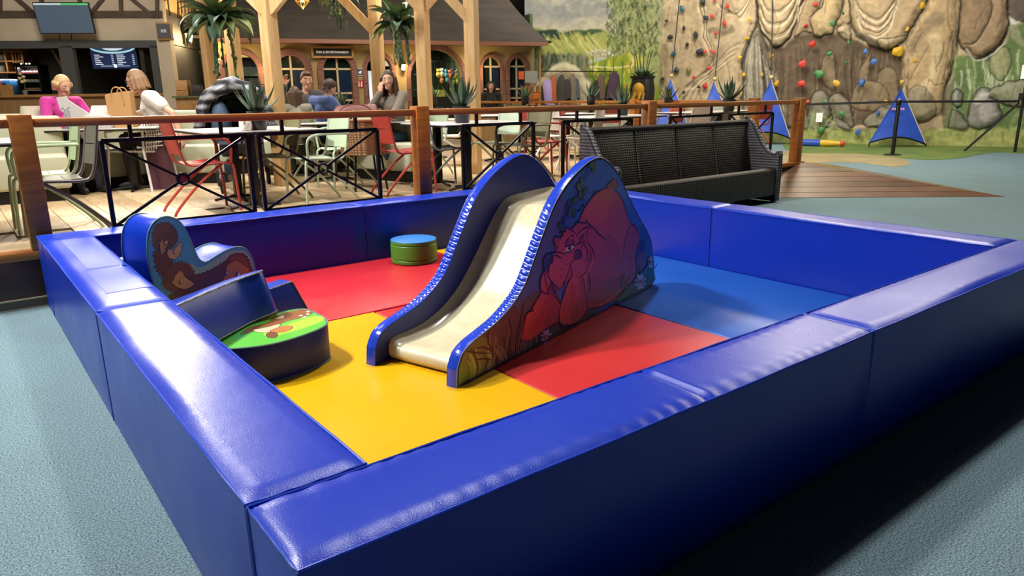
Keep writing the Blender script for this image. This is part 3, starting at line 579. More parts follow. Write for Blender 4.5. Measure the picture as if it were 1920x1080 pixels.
for i in range(4):
    x=XL+.09+bw*(i+.5); MB().box((x,0,0),(bw-.012,.05,.66),M=Matrix.Translation((0,.19,.70))@Matrix.Rotation(-.2,4,'X')).build('back_section',wk,bn,bev=.012)
    if i: MB().tube([(XL+.09+bw*i,.10,.385),(XL+.09+bw*i,.225,1.01)],.012,6).build('back_rib',wk,bn)
MB().tube([(XL+.06,.235,1.028),(0,.24,1.02),(XR-.06,.235,1.032)],.03,8).build('top_roll',wk,bn)
for sx,x in ((-1,XL),(1,XR)):
    ap=smooth_pts([(-.28,.02),(-.285,.60),(-.20,.605),(-.10,.64),(0,.74),(.09,.89),(.16,1.0),(.24,1.045),(.27,1.0),(.27,.02)],4)
    MB().prism(ap,-.045,.045,Matrix.Translation((x-sx*.03,0,0))@Matrix(((0,0,1,0),(1,0,0,0),(0,1,0,0),(0,0,0,1)))).build('arm',wk2,bn,bev=.012)
    MB().tube([(x-sx*.03,a,b+.008) for a,b in ap if b>.55],.03,8).build('arm_roll',wk2,bn)
for sx in (XL+.06,XR-.06):
    for y in (-.24,.24): MB().box((sx,y,.05),(.05,.05,.1)).build('leg',black,bn)
# ================================================================ barrier posts and belts near the climbing wall
def stanchion(P,label):
    t=thing('barrier_post',label,'barrier post',P)
    MB().lathe([(.19,0),(.19,.012),(.17,.022),(.05,.03),(.036,.04)],28).build('base',black,t)
    MB().lathe([(.044,.03),(.044,1.14),(.040,1.15)],18).build('tube',mat('black_tube','171718',.35),t)
    MB().lathe([(.05,1.10),(.052,1.12),(.052,1.2),(.045,1.21)],18).build('belt_head',black,t); return t
G1=onz(1673,291,0); G2=onz(1925,300,0)
stanchion((G1.x,G1.y,0),'slim black barrier post in front of the blue climbing gate')
def belt(a,b,label,w=.05,name='barrier_belt'):
    a,b=Vector(a),Vector(b); o=MB().bar(a,b,.006,w).build(name,mat('belt_black','1a1a1c',.7)); return tag(o,label,'barrier belt','belts of the barrier')
# ================================================================ painted climbing wall and landscape mural
def project(P):
    d=P-np.array(CAM); z=d@np.array(fw); return 960+F_PX*(d@np.array(rt))/z,540-F_PX*(d@np.array(up))/z
def vnoise(X,Y,sc,seed,oct=1):
    out=0; amp=1; tot=0
    for o in range(oct):
        g=np.random.default_rng(seed+o*17).random((96,96)); x=X/sc*2**o+1000; y=Y/sc*2**o+1000
        xi=np.floor(x).astype(int); yi=np.floor(y).astype(int); fx=x-xi; fy=y-yi; fx=fx*fx*(3-2*fx); fy=fy*fy*(3-2*fy)
        a=g[xi%96,yi%96]*(1-fx)+g[(xi+1)%96,yi%96]*fx; b=g[xi%96,(yi+1)%96]*(1-fx)+g[(xi+1)%96,(yi+1)%96]*fx
        out=out+amp*(a*(1-fy)+b*fy); tot+=amp; amp*=.5
    return out/tot
def inpoly(X,Y,poly):
    r=np.zeros(X.shape,bool); n=len(poly)
    for i in range(n):
        x1,y1=poly[i]; x2,y2=poly[(i+1)%n]
        if y1==y2: continue
        r^=((y1>Y)!=(y2>Y))&(X<(x2-x1)*(Y-y1)/(y2-y1)+x1)
    return r
def pdist(X,Y,pl):
    d=np.full(X.shape,1e9)
    for (x1,y1),(x2,y2) in zip(pl[:-1],pl[1:]):
        dx,dy=x2-x1,y2-y1; l=dx*dx+dy*dy or 1e-9; t=np.clip(((X-x1)*dx+(Y-y1)*dy)/l,0,1); d=np.minimum(d,np.hypot(X-x1-t*dx,Y-y1-t*dy))
    return d
class Canvas:
    def __init__(s,X,Y,col): s.X,s.Y=X,Y; s.C=np.tile(np.array(lin(col)),(X.size,1)); s.H=np.zeros(X.size); s.wx=X+6*(vnoise(X,Y,14,5,2)-.5); s.wy=Y+6*(vnoise(X,Y,14,9,2)-.5)
    def mix(s,m,col): m=np.clip(m,0,1)[:,None]; s.C=s.C*(1-m)+np.array(lin(col))*m
    def poly(s,p,col,soft=0,a=1,lift=0,w=True,shade=None,rim=None):
        X,Y=(s.wx,s.wy) if w else (s.X,s.Y); P=smooth_pts(p,4,True); m=inpoly(X,Y,P)
        e=pdist(X,Y,P+[P[0]]) if (soft or lift or shade or rim) else None
        k=m*a*(np.clip(e/soft,0,1) if soft else 1); s.mix(k,col)
        if shade: s.mix(m*np.clip(1-e/shade[1],0,1)*shade[2],shade[0])
        if lift: s.H+=m*lift*np.sqrt(np.clip(e/14,0,1))
        if rim: s.mix(np.clip(1.6-e/rim[1],0,1)*rim[2],rim[0])
    def line(s,p,w,col,a=1,dig=0,k=4):
        P=smooth_pts(p,k) if len(p)>2 else p
        x=[q[0] for q in P]; y=[q[1] for q in P]; b=(s.X>min(x)-3*w-8)&(s.X<max(x)+3*w+8)&(s.Y>min(y)-3*w-8)&(s.Y<max(y)+3*w+8)
        if not b.any(): return
        d=pdist(s.wx[b]*.6+s.X[b]*.4,s.wy[b]*.6+s.Y[b]*.4,P); m=np.zeros(s.X.size); m[b]=np.clip(1.4-d/(w*.55),0,1)*a; s.mix(m,col)
        if dig: h=np.zeros(s.X.size); h[b]=np.clip(1-d/(w*1.5),0,1)*dig; s.H-=h
    def tint(s,n,col,a): s.mix(n*a,col)
def painted_wall(name,A,B,z0,z1,step,paint,bumpy=.0):
    A,B=np.array(A,float),np.array(B,float); L=np.linalg.norm(B-A); e=(B-A)/L; n=np.array([e[1],-e[0]])
    if n@(np.array(CAM)[:2]-A)<0: n=-n
    nu,nv=int(L/step),int((z1-z0)/step); U,V=np.meshgrid(np.linspace(0,L,nu+1),np.linspace(z0,z1,nv+1)); U=U.ravel();V=V.ravel()
    P=np.stack([A[0]+e[0]*U,A[1]+e[1]*U,V],1); X,Y=project(P); c=paint(X,Y); P[:,:2]+=n*(c.H*1.0)[:,None]
    me=bpy.data.meshes.new(name); i=np.arange((nu)*(nv)); r=i//nu; q=i%nu; a=r*(nu+1)+q; F=np.stack([a,a+1,a+nu+2,a+nu+1],1)
    me.vertices.add(len(P)); me.vertices.foreach_set('co',P.ravel()); me.loops.add(F.size); me.loops.foreach_set('vertex_index',F.ravel().astype(np.int32)); me.polygons.add(len(F)); me.polygons.foreach_set('loop_start',np.arange(0,F.size,4,dtype=np.int32)); me.update(calc_edges=True); me.validate()
    at=me.color_attributes.new('Col','FLOAT_COLOR','POINT'); at.data.foreach_set('color',np.concatenate([c.C,np.ones((len(P),1))],1).ravel().astype(np.float32))
    me.polygons.foreach_set('use_smooth',[True]*len(me.polygons)); me.materials.append(attr_mat('mural_paint',.75,.25,(8,.25)))
    o=link(name,me,kind='structure'); return o,Vector((e[0],e[1],0)),Vector((n[0],n[1],0))
def rock(X,Y):
    c=Canvas(X,Y,'bda27a')
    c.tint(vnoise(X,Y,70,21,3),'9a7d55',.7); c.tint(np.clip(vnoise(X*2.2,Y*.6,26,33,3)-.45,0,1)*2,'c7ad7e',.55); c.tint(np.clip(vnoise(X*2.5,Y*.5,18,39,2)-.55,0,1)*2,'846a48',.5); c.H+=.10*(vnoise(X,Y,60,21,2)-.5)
    # left edge: leafy painted tree and pale cliff
    c.poly([(1120,-60),(1225,-60),(1232,20),(1228,80),(1215,130),(1212,200),(1120,230)],'8b8a5e',10); c.poly([(1205,0),(1240,-20),(1246,60),(1240,110),(1225,180),(1205,170)],'a4865f',6)
    c.poly([(1238,85),(1254,80),(1256,110),(1250,140),(1252,200),(1222,215),(1230,140)],'7d6446',6,.8); c.poly([(1290,10),(1312,0),(1316,60),(1310,120),(1290,110)],'a48a5c',12,.6)
    c.poly([(1318,130),(1330,70),(1345,80),(1370,76),(1352,120),(1345,160),(1325,150)],'8d7350',8,.6)
    for i,d in enumerate((0,6,12,18,24)):
        c.line([(1306+d*.6,-20),(1312+d*.5,20),(1318+d*.4,45),(1316+d*.5,68),(1324+d*.5,85),(1332+d*.2,105),(1333-d*.1,125),(1322-d*.4,145),(1300-d*.6,165)],2.2,('cdb78c','6c5638')[i%2],.85,.03)
    for i,d in enumerate((0,5,10,15,20,26)): c.line([(1345+d,8+d*.6),(1358+d,20+d*.5),(1372+d*.8,24+d*.3),(1388+d*.5,16),(1400+d*.2,-2),(1404+d*.1,-30)],2.4,('d8c59c','5f4b34','c2a877')[i%3],.85,.03)
    for i in range(7): c.line([(1300-i*7,200),(1312-i*3,168-i*2),(1330+i*2,150-i*5),(1352+i*2,128-i*6),(1375+i*2,110-i*5)],1.8,('6b553a','cbb68c')[i%2],.6,.02)
    c.poly([(1327,55),(1345,48),(1360,55),(1372,45),(1380,60),(1352,68),(1340,62),(1330,68)],'80684a',4,.8)
    # grey fluted pillar
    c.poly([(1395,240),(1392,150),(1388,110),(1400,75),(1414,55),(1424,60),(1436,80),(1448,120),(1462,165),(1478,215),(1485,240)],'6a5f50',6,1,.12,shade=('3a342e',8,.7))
    rg=random.Random(4)
    for i in range(26):
        x=1394+i*3.3; t=55+abs(x-1416)*1.5+rg.uniform(-8,14); c.line([(x*.55+1416*.45,t),(x*.85+1416*.15,t+45),(x,t+95+rg.uniform(0,40)),(x+rg.uniform(-3,5),240)],2.6,rg.choice(['958871','3d362f','aca088','4d453b','80745f']),.8,.03)
    c.line([(1415,-30),(1418,10),(1419,40),(1408,70),(1398,100),(1390,130)],5,'3c352d',.9,.05); c.line([(1417,45),(1430,68),(1442,95)],4,'3c352d',.9,.05)
    # dark recess band
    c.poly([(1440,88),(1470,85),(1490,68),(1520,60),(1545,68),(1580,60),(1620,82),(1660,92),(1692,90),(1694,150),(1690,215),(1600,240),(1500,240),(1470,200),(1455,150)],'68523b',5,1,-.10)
    for i in range(60):
        x=1455+i*4; y=70+rg.uniform(10,60); c.line([(x,y),(x+rg.uniform(-6,6),y+50),(x+rg.uniform(-10,10),y+70+rg.uniform(10,60))],rg.uniform(1.5,4),rg.choice(['7b6142','473524','8d7350','3b2b1e','6e5539']),.55)
    for p in ([(1535,140),(1548,100),(1560,95),(1568,140),(1560,170)],[(1608,150),(1620,115),(1632,100),(1628,150),(1615,190)],[(1640,160),(1655,128),(1680,135),(1682,190),(1640,190)],[(1596,200),(1605,160),(1640,150),(1665,170),(1660,205)]): c.poly(p,'8f7654',3,.8,.05,rim=('3d2d1e',1.2,.6))
    # hanging lobes with contour folds
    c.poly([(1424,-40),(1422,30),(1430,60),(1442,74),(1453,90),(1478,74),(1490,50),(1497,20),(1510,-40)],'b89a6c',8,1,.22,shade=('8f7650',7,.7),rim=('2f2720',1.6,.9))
    for k,b in enumerate((22,28,45,51,66,72)): c.line([(1428,b-30),(1440,b-6),(1455,b),(1470,b-4),(1484,b-18),(1494,b-44),(1500,b-80)],2.4,('5d4a34','dcc89e')[k%2],.85,.03)
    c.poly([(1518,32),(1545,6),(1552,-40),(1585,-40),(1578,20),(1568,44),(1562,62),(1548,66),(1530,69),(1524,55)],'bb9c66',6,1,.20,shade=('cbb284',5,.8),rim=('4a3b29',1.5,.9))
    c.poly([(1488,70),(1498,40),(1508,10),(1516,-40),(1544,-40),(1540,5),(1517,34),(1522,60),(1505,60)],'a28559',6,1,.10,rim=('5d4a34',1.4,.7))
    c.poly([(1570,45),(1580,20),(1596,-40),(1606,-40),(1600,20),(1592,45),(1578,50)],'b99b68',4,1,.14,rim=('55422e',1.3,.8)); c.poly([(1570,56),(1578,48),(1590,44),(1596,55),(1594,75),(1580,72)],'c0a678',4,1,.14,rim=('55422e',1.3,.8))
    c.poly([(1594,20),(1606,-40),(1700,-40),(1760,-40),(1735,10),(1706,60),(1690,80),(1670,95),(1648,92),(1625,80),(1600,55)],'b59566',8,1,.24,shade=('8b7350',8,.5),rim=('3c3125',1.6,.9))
    for k,b in enumerate((36,42,50,56,62,72)): c.line([(1607+k*-1.5,-20),(1609-k,10),(1618,b-14),(1634,b-4),(1648,b),(1662,b-10),(1674,b-28),(1688,-10)],2.6,('5a4833','dccaa2')[k%2],.85,.03)
    c.poly([(1598,52),(1622,62),(1645,76),(1650,90),(1625,82),(1605,70)],'7d705d',3,.9); c.poly([(1648,76),(1680,70),(1700,66),(1690,82),(1668,95),(1650,90)],'bfa77c',3,.9,.04,rim=('4a3b29',1.2,.8))
    # right column
    c.poly([(1694,95),(1706,70),(1735,20),(1760,-40),(1790,-40),(1792,40),(1790,90),(1782,140),(1770,190),(1760,215),(1702,230),(1698,160)],'b4935f',6,1,.14)
    c.poly([(1738,70),(1765,65),(1772,100),(1760,150),(1745,190),(1720,180),(1744,120)],'c7a877',5,.9,.05); c.poly([(1700,90),(1725,45),(1755,18),(1775,30),(1768,50),(1745,60),(1725,85),(1712,110)],'8c7450',6,.8)
    for p in ([(1704,110),(1702,150),(1700,210)],[(1740,90),(1722,120),(1706,150)],[(1780,-20),(1778,40),(1788,80),(1778,130),(1768,180)],[(1786,60),(1776,110),(1770,150)],[(1730,60),(1715,90),(1722,100)],[(1742,150),(1755,160),(1768,158)]): c.line(p,1.8,'6a5336',.8,.02)
    c.line([(1812,-40),(1802,20),(1796,60),(1794,90),(1784,130),(1772,165),(1768,215)],5,'2d2720',.95,.06)
    c.poly([(1700,180),(1720,160),(1745,175),(1755,215),(1725,232),(1702,230)],'8f8264',4,.9,.06,rim=('4c4436',1.2,.7)); c.poly([(1765,180),(1785,150),(1800,165),(1796,210),(1785,240),(1765,230)],'6f6448',4,.9,.05)
    # mossy right side
    c.poly([(1790,108),(1815,100),(1880,80),(1900,50),(2000,20),(2000,290),(1785,290),(1780,180)],'5f7a36',6,1)
    for i in range(90):
        x=rg.uniform(1790,1990); y=rg.uniform(90,180); c.line([(x,y),(x+rg.uniform(-3,3),y+18),(x+rg.uniform(-5,5),y+36)],rg.uniform(2,5),rg.choice(['9db06a','3f6628','c7c9a4','7d9448','4b7a2c','aeb98a']),.7)
    c.poly([(1885,45),(1895,20),(1915,60),(1925,95),(1905,85),(1893,70)],'8f9366',4,.9,.05); c.poly([(1855,110),(1872,88),(1890,90),(1896,120),(1880,150),(1860,140)],'95935f',6,.9,.06,rim=('4c5a35',1.4,.8))
    c.poly([(1890,-40),(1884,0),(1892,25),(1910,40),(1990,30),(2000,-40)],'6a5c4c',4,1,.08,rim=('2f2924',1.5,.9)); c.poly([(1888,22),(1896,34),(1912,40),(1900,46),(1890,40)],'d9d5c8',1,.9)
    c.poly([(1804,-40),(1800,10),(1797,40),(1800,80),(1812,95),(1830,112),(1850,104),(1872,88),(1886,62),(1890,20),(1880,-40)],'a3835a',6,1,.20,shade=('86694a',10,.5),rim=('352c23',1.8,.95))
    c.line([(1812,92),(1830,113),(1856,104),(1884,80)],3,'d6cfc0',.9); c.line([(1814,88),(1832,106),(1858,96),(1882,72)],2.6,'3f352b',.9,.03)
    c.poly([(1806,20),(1812,-20),(1845,-30),(1860,20),(1845,60),(1825,82),(1806,70)],'8f7050',6,.8,.05); c.line([(1853,-10),(1860,20),(1848,50),(1828,80),(1806,82)],2.5,'4a3a2b',.9,.03)
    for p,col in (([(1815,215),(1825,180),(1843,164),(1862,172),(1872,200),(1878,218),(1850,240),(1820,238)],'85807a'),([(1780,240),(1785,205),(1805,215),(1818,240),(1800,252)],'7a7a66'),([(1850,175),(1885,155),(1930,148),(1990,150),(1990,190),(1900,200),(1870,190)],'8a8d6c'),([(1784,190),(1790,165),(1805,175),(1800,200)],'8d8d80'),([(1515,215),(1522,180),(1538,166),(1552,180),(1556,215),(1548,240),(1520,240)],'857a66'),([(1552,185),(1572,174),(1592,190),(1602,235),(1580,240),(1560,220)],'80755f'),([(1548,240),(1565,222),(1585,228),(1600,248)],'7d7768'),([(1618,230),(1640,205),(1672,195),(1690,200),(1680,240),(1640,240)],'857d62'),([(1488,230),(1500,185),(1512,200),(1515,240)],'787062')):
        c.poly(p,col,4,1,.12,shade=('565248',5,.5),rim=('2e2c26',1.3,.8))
    c.poly([(1838,195),(1860,190),(1872,215),(1850,232),(1832,222)],'aaa39a',5,.8); c.poly([(1824,190),(1842,170),(1856,178),(1838,196)],'b5b0a2',3,.8)
    for i in range(80):
        x=rg.uniform(1245,1990); y=rg.uniform(-40,190); L_=rg.uniform(14,46); k=rg.uniform(-.5,.5); pl_=[(x,y),(x+k*L_*.5+rg.uniform(-3,3),y+L_*.5),(x+k*L_,y+L_)]
        c.line(pl_,2.0,rg.choice(['5b4834','6d573e','4a3b2c']),.5,.012)
    # painted grass along the foot
    g=np.clip((Y-(238-.010*(X-1500)+8*vnoise(X,Y*0,9,3)))/6,0,1); c.mix(g,'7f8f35'); c.mix(g*vnoise(X,Y*3,30,8,3),'b3b24a'); c.mix(g*np.clip(vnoise(X*3,Y,12,10,2)-.5,0,1)*1.6,'56722c'); c.H*=(1-g); c.H+=.02
    for i in range(26):
        x=rg.uniform(1500,1560) if i<14 else rg.uniform(1880,1990); c.line([(x,245),(x+rg.uniform(-8,8),228),(x+rg.uniform(-22,22),208+rg.uniform(0,12))],3,rg.choice(['5d7a35','8ea050','b7b860']),.7)
    # leaves down the left edge
    m=X<1262
    for i in range(150):
        x=rg.gauss(1205,24); y=rg.uniform(-40,175)
        if x<1250: c.line([(x,y),(x+rg.uniform(-5,5),y+9),(x+rg.uniform(-9,9),y+18)],2.4,rg.choice(['5f7238','8c9a50','46552c','a3ad62','b8b878']),.75)
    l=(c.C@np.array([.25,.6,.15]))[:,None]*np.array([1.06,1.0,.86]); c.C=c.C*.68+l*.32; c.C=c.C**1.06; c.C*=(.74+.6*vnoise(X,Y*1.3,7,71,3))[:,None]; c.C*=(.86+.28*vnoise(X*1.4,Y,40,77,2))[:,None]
    c.H=np.clip(c.H,-.12,.34); return c
WA=dep(1232,180,22.4); WB=dep(1990,180,17.3); wdir=(WB-WA); wdir.z=0; wdir.normalize(); WA2=WA-wdir*3.0
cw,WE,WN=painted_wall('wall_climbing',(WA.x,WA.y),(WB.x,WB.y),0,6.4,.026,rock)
def wall_pt(x,y,off=.0): 
    P=hit(x,y,WA,WN); return P+WN*off
# ---- landscape mural beside the house
def scenery(X,Y):
    c=Canvas(X,Y,'8f8c80'); rg=random.Random(8)
    c.tint(np.clip(vnoise(X,Y*1.4,46,3,3)*1.6-.4,0,1),'5f6c74',.8); c.tint(np.clip(vnoise(X,Y*1.6,30,13,3)-.5,0,1)*2.4,'b5ab93',.8); c.mix(np.clip((Y-28)/25,0,1)*.7,'b3a88c')
    c.poly([(990,60),(1020,54),(1040,52),(1055,62),(1068,56),(1085,58),(1100,54),(1120,53),(1140,60),(1165,75),(1240,80),(1240,125),(990,125)],'8c8f4a',0,1)
    c.poly([(990,60),(1020,54),(1040,52),(1056,63),(1060,74),(1040,76),(1015,74),(990,80)],'24362f',3,1); c.poly([(1055,64),(1068,56),(1088,54),(1120,53),(1132,60),(1110,66),(1095,70),(1080,64),(1066,72)],'344a34',3,.95)
    for i in range(70):
        x=rg.uniform(1015,1150); y=rg.uniform(58,84); c.line([(x,y),(x+8,y+12),(x+20,y+26)],rg.uniform(2,4),rg.choice(['b3ad5c','5f6f38','c9c070','73803c','98984a']),.6)
    c.poly([(1095,110),(1120,92),(1160,90),(1185,96),(1190,110),(1120,112)],'a39a78',3,.8)
    for i in range(60): 
        x=rg.uniform(1100,1150); y=rg.uniform(92,106); c.line([(x,y),(x+2,y+3)],2,rg.choice(['d4cfb8','6a6650','8f8a6c']),.7)
    # bright garden
    c.poly([(1102,118),(1140,108),(1180,98),(1245,96),(1245,195),(1100,195)],'7f8f24',3,1); c.poly([(1104,114),(1130,107),(1138,110),(1110,120)],'a8b0a8',1,.9)
    for i in range(120):
        x=rg.uniform(1105,1225); y=rg.uniform(104,180); c.line([(x,y),(x+rg.uniform(-3,3),y+8)],rg.uniform(2,5),rg.choice(['b9bf3a','5f7a1e','d0c030','8fa62a','3f5a1c','c98a1e']),.6)
    for p in ([(1107,124),(1135,127),(1175,124),(1195,121)],[(1108,125),(1118,134)],[(1180,135),(1186,120),(1184,112)]): c.line(p,2.4,'d8cf8c',.9)
    for x in (1134,1167,1112,1150,1182): c.line([(x,105+rg.uniform(0,14)),(x,190)],2.2,'3d4a22',.8)
    # cave rock around the coat niche
    c.poly([(985,195),(990,120),(1002,103),(1040,100),(1075,101),(1104,107),(1107,150),(1110,195)],'7d7455',4,1)
    for i in range(55): 
        x=rg.uniform(992,1105); y=rg.uniform(98,112); c.line([(x,y),(x+rg.uniform(-3,3),y+9),(x+rg.uniform(-5,5),y+10+rg.uniform(4,16))],rg.uniform(2,5),rg.choice(['2c3f2c','3f5a3c','556a50','24342a','8d8560']),.75)
    c.poly([(998,195),(1003,178),(1014,155),(1030,134),(1046,123),(1060,121),(1078,127),(1094,145),(1106,168),(1111,195)],'b9ab86',0,1,rim=('cfc39c',3.2,.9))
    c.poly([(1006,195),(1016,168),(1032,144),(1048,132),(1062,131),(1078,140),(1092,160),(1102,195)],'93866a',3,.8)
    # willow-like tree
    c.poly([(1145,0),(1165,-40),(1245,-40),(1245,160),(1190,130),(1178,90),(1160,60)],'9a9a6a',14,.75); c.poly([(1172,70),(1195,60),(1210,100),(1200,128),(1175,110)],'c4b850',6,.8)
    for p,w in (([(1183,-40),(1182,30),(1186,80),(1191,120),(1193,160)],3.2),([(1175,10),(1180,50),(1186,85)],2),([(1205,-40),(1200,40),(1198,90),(1203,150)],2.6),([(1222,30),(1226,80),(1238,110)],2)): c.line(p,w,'5b4f36',.9)
    for i in range(900):
        x=1180+round(rg.gauss(0,2.2))*13+rg.gauss(0,4); y=rg.uniform(-45,95)+(abs(x-1180)*.2)
        if x<1138 or x>1250: continue
        c.line([(x,y),(x+rg.uniform(-2,2),y+3.5),(x+rg.uniform(-4,4),y+7)],rg.uniform(2,4),rg.choice(['4f5d33','66733f','3c4828','838c52','9aa066','2f3a22']),.7)
    l=(c.C@np.array([.25,.6,.15]))[:,None]; c.C=c.C*.95+l*.05; c.C*=(.8+.4*vnoise(X,Y,6,71,2))[:,None]; c.H*=0; return c
MA=dep(985,180,19.9); MBp=dep(1236,180,22.35)
painted_wall('wall_mural',(MA.x,MA.y),(MBp.x,MBp.y),0,6.4,.028,scenery)
mdir=(MBp-MA); mdir.z=0; mdir.normalize(); MN=Vector((mdir.y,-mdir.x,0)); MN=MN if MN.dot(CAM-MA)>0 else -MN
# ---- climbing holds, bolted to the wall
HC=dict(r='c0392f',y='cf9f1e',b='39619f',g='3f7a3c',k='2a2d2f',t='31606f',o='6f6a2c')
holds='1282,17,t,14 1253,40,k,8 1285,53,k,9 1259,70,k,10 1291,84,k,9 1266,101,t,10 1271,132,k,10 1245,148,k,9 1307,66,k,12 1315,97,k,15 1320,4,k,12 1326,34,k,9 1294,132,o,10 1313,163,k,8 1285,173,k,7 1338,31,r,9 1361,44,r,9 1345,63,r,8 1367,12,r,8 1343,1,r,7 1324,97,r,8 1339,97,r,9 1332,128,r,8 1304,145,r,8 1325,161,r,11 1409,37,y,7 1403,73,y,9 1389,108,y,8 1397,140,y,8 1431,140,y,6 1390,174,y,10 1450,105,y,7 1458,157,y,12 1469,17,y,8 1452,53,y,8 1440,22,o,7 1531,9,r,10 1513,48,r,10 1525,83,r,15 1507,120,r,16 1505,157,r,17 1508,157,r,6 1516,191,r,8 1582,25,g,8 1561,44,g,10 1593,80,g,9 1557,101,g,9 1538,139,g,15 1570,156,y,12 1588,118,g,7 1651,17,b,9 1628,58,b,8 1624,97,b,12 1640,116,b,14 1617,155,b,15 1632,191,b,9 1648,212,b,9 1610,247,b,11 1580,213,g,11 1549,191,g,9 1541,244,g,16 1692,13,y,12 1729,10,y,14 1701,55,y,12 1684,97,y,18 1716,113,y,9 1692,154,y,10 1729,177,y,14 1663,191,y,11'
rg=random.Random(12)
for h in holds.split():
    x,y,k,s=h.split(','); P=wall_pt(float(x),float(y)); r=float(s)/2.3/F_PX*(P-CAM).dot(fw)
    b=MB(); ph=[rg.uniform(0,6) for _ in range(4)]; ax=rg.uniform(.7,1.25); az_=rg.uniform(.7,1.2); tl=rg.uniform(-.6,.6)
    def fn(p): q=1+.22*math.sin(p.x*3.1+ph[0])*math.cos(p.z*2.7+ph[1])+.12*math.sin(p.y*5+ph[2]); return Vector((p.x*q,p.y*q,p.z*q))
    e=WE; q=b.ball((0,0,0),(r*ax,r*.65,r*az_),12,8,fn=fn)
    d=.0
    X=Matrix(((e.x,-WN.x,0,0),(e.y,-WN.y,0,0),(0,0,1,0),(0,0,0,1)))
    o=b.build('climbing_hold',mat('hold_'+k,HC[k],.5,bump=(30,.3)),cw); o.matrix_local=Matrix.Translation(P+WN*(.16 if k!='k' else .14))@X@Matrix.Rotation(tl,4,'Y')
# ---- blue triangular gates under the belay lines
def gate(ax,ay,lx,ly,rx,ry,label,D,out=.0):
    P=dep(ax,ay,D); A=dep(lx,ly,D-.25); B=dep(rx,ry,D-.25); t=thing('belay_gate',label,'climbing gate',((A.x+B.x)/2,(A.y+B.y)/2,0)); O=Vector(t.location)
    P,A,B=P-O,A-O,B-O; nn=(B-A).cross(P-A).normalized(); nn=nn if nn.dot(CAM-O)>0 else -nn
    def fn(u,v):
        w=1-v; q=P*v+(A*(1-u)+B*u)*w; q=q+Vector((0,0,1))*(.16*math.sin(PI*u)*w**3)+nn*(.015*math.sin(v*20)*math.sin(PI*u)); return q
    b=MB(); b.sheet(lambda u,v:fn(u,min(v,.985)),14,18); b.sheet(lambda u,v:fn(1-u,min(v,.985))-nn*.012,14,18); b.build('canvas',mat('gate_canvas','2147a8',.55,bump=(20,.2)),t,ang=70)
    for s_ in (0,1): MB().tube([fn(s_,k/8*.985)+nn*.004 for k in range(9)],.012,6).build('edge_tape',mat('tape_pale','b9a98a',.6) if s_ else mat('gate_canvas'),t)
    MB().tube([fn(k/10,0)+nn*.004 for k in range(11)],.02,6).build('hem',black,t)
    for q in (A,B): MB().tube([q,(q.x,q.y,.02-0)],.014,6).build('floor_strap',black,t)
    return t,P+O
tg,GP=gate(1691,165,1630,268,1736,271,'blue triangular climbing gate behind the black barrier post',18.6)
# small print on that gate
O=Vector(tg.location); nn=WN; ex=WE
gp_=Print((0,0,0),ex,(0,0,1),nn,base=.05)
def gq(x,y): P=hit(x,y,dep(1691,210,18.4),nn)-O; b0=dep(1691,210,18.4)-O; return P
base=dep(1690,200,18.36)-O; gp_.P0=base
def gl(x,y): P=hit(x,y,base+O,nn)-O-base; return (P.dot(ex),P.z)
gp_.poly([gl(*q) for q in ((1683,192),(1686,183),(1689,186),(1690,192))],'d98a3a'); gp_.poly([gl(*q) for q in ((1680,194),(1683,190),(1684,194))],'e8e0d0')
for x in range(1673,1694,4): gp_.poly([gl(*q) for q in ((x,202),(x+3,202),(x+3,206),(x,206))],'d98a8a')
gp_.build('gate_print',attr_mat('printed_cloth',.7),tg)
gate(1446,150,1396,258,1482,260,'blue triangular climbing gate behind the end of the fence',20.1)
gate(1339,153,1300,262,1384,264,'blue triangular climbing gate half hidden by a potted plant',20.7)
gate(1258,147,1222,265,1300,266,'blue triangular climbing gate farthest from the camera, at the left',21.4)
for (x0,y0,x1,y1,D,l) in ((1281,-25,1259,146,21.35,'dark belay line above the farthest blue gate'),(1362,-25,1340,152,20.65,'dark belay line above the middle blue gate'),(1444,-25,1446,149,20.05,'dark belay line above the gate behind the fence end')):
    P=dep(x1,y1,D); Q=dep(x0,y0,D); Q=Q+Vector((0,0,1.2)); o=MB().tube([P,(P+Q)/2,Q],.016,6).build('belay_line',mat('line_dark','2b2a2c',.7)); tag(o,l,'rope','belay lines')
    MB().ball(P+Vector((0,0,.06)),.06,10,7).build('line_knob',mat('knob','c8b070',.4),o)
P=dep(1692,154,18.5); o=MB().tube([P,P-Vector((0,0,.16))],.01,6).build('belay_clip',mat('steel','8f8f8f',.3,1)); tag(o,'small metal belay clip at the tip of the front blue gate','clip')
# barrier belts
hz_=1.17; T1=Vector((G1.x,G1.y,hz_)); Lq=ony(1508,196,5.4); Lq=dep(1508,196,16.5); Rq=dep(1912,190,16.2)
belt(T1,(Lq.x,Lq.y,Lq.z),'black barrier belt running left from the slim post'); belt(T1,(Rq.x,Rq.y,Rq.z),'black barrier belt running right from the slim post')
Fq=onz(1808,283,0.02); belt((Rq.x,Rq.y,Rq.z-.03),(Fq.x,Fq.y,.02),'black strap slanting from the right-hand barrier to the floor',.05)
wp=thing('barrier_bracket','dark barrier bracket with a white notice at the right edge','bracket',(Rq.x,Rq.y,0)); MB().bar((.05,-.05,0),(.05,-.05,1.9),.05).build('upright',black,wp); MB().box((.02,-.02,1.24),(.1,.1,.16)).build('clamp',black,wp); MB().box((.0,0,1.78),(.02,.12,.3)).build('notice',mat('paper','e8e6e0',.7),wp)
nP=wall_pt(1538,220,.17); o=MB().box((0,0,0),(.17,.012,.25),rz=math.atan2(WE.y,WE.x)).build('notice',mat('paper'),loc=nP); tag(o,'white paper notice on the painted boulder','notice')
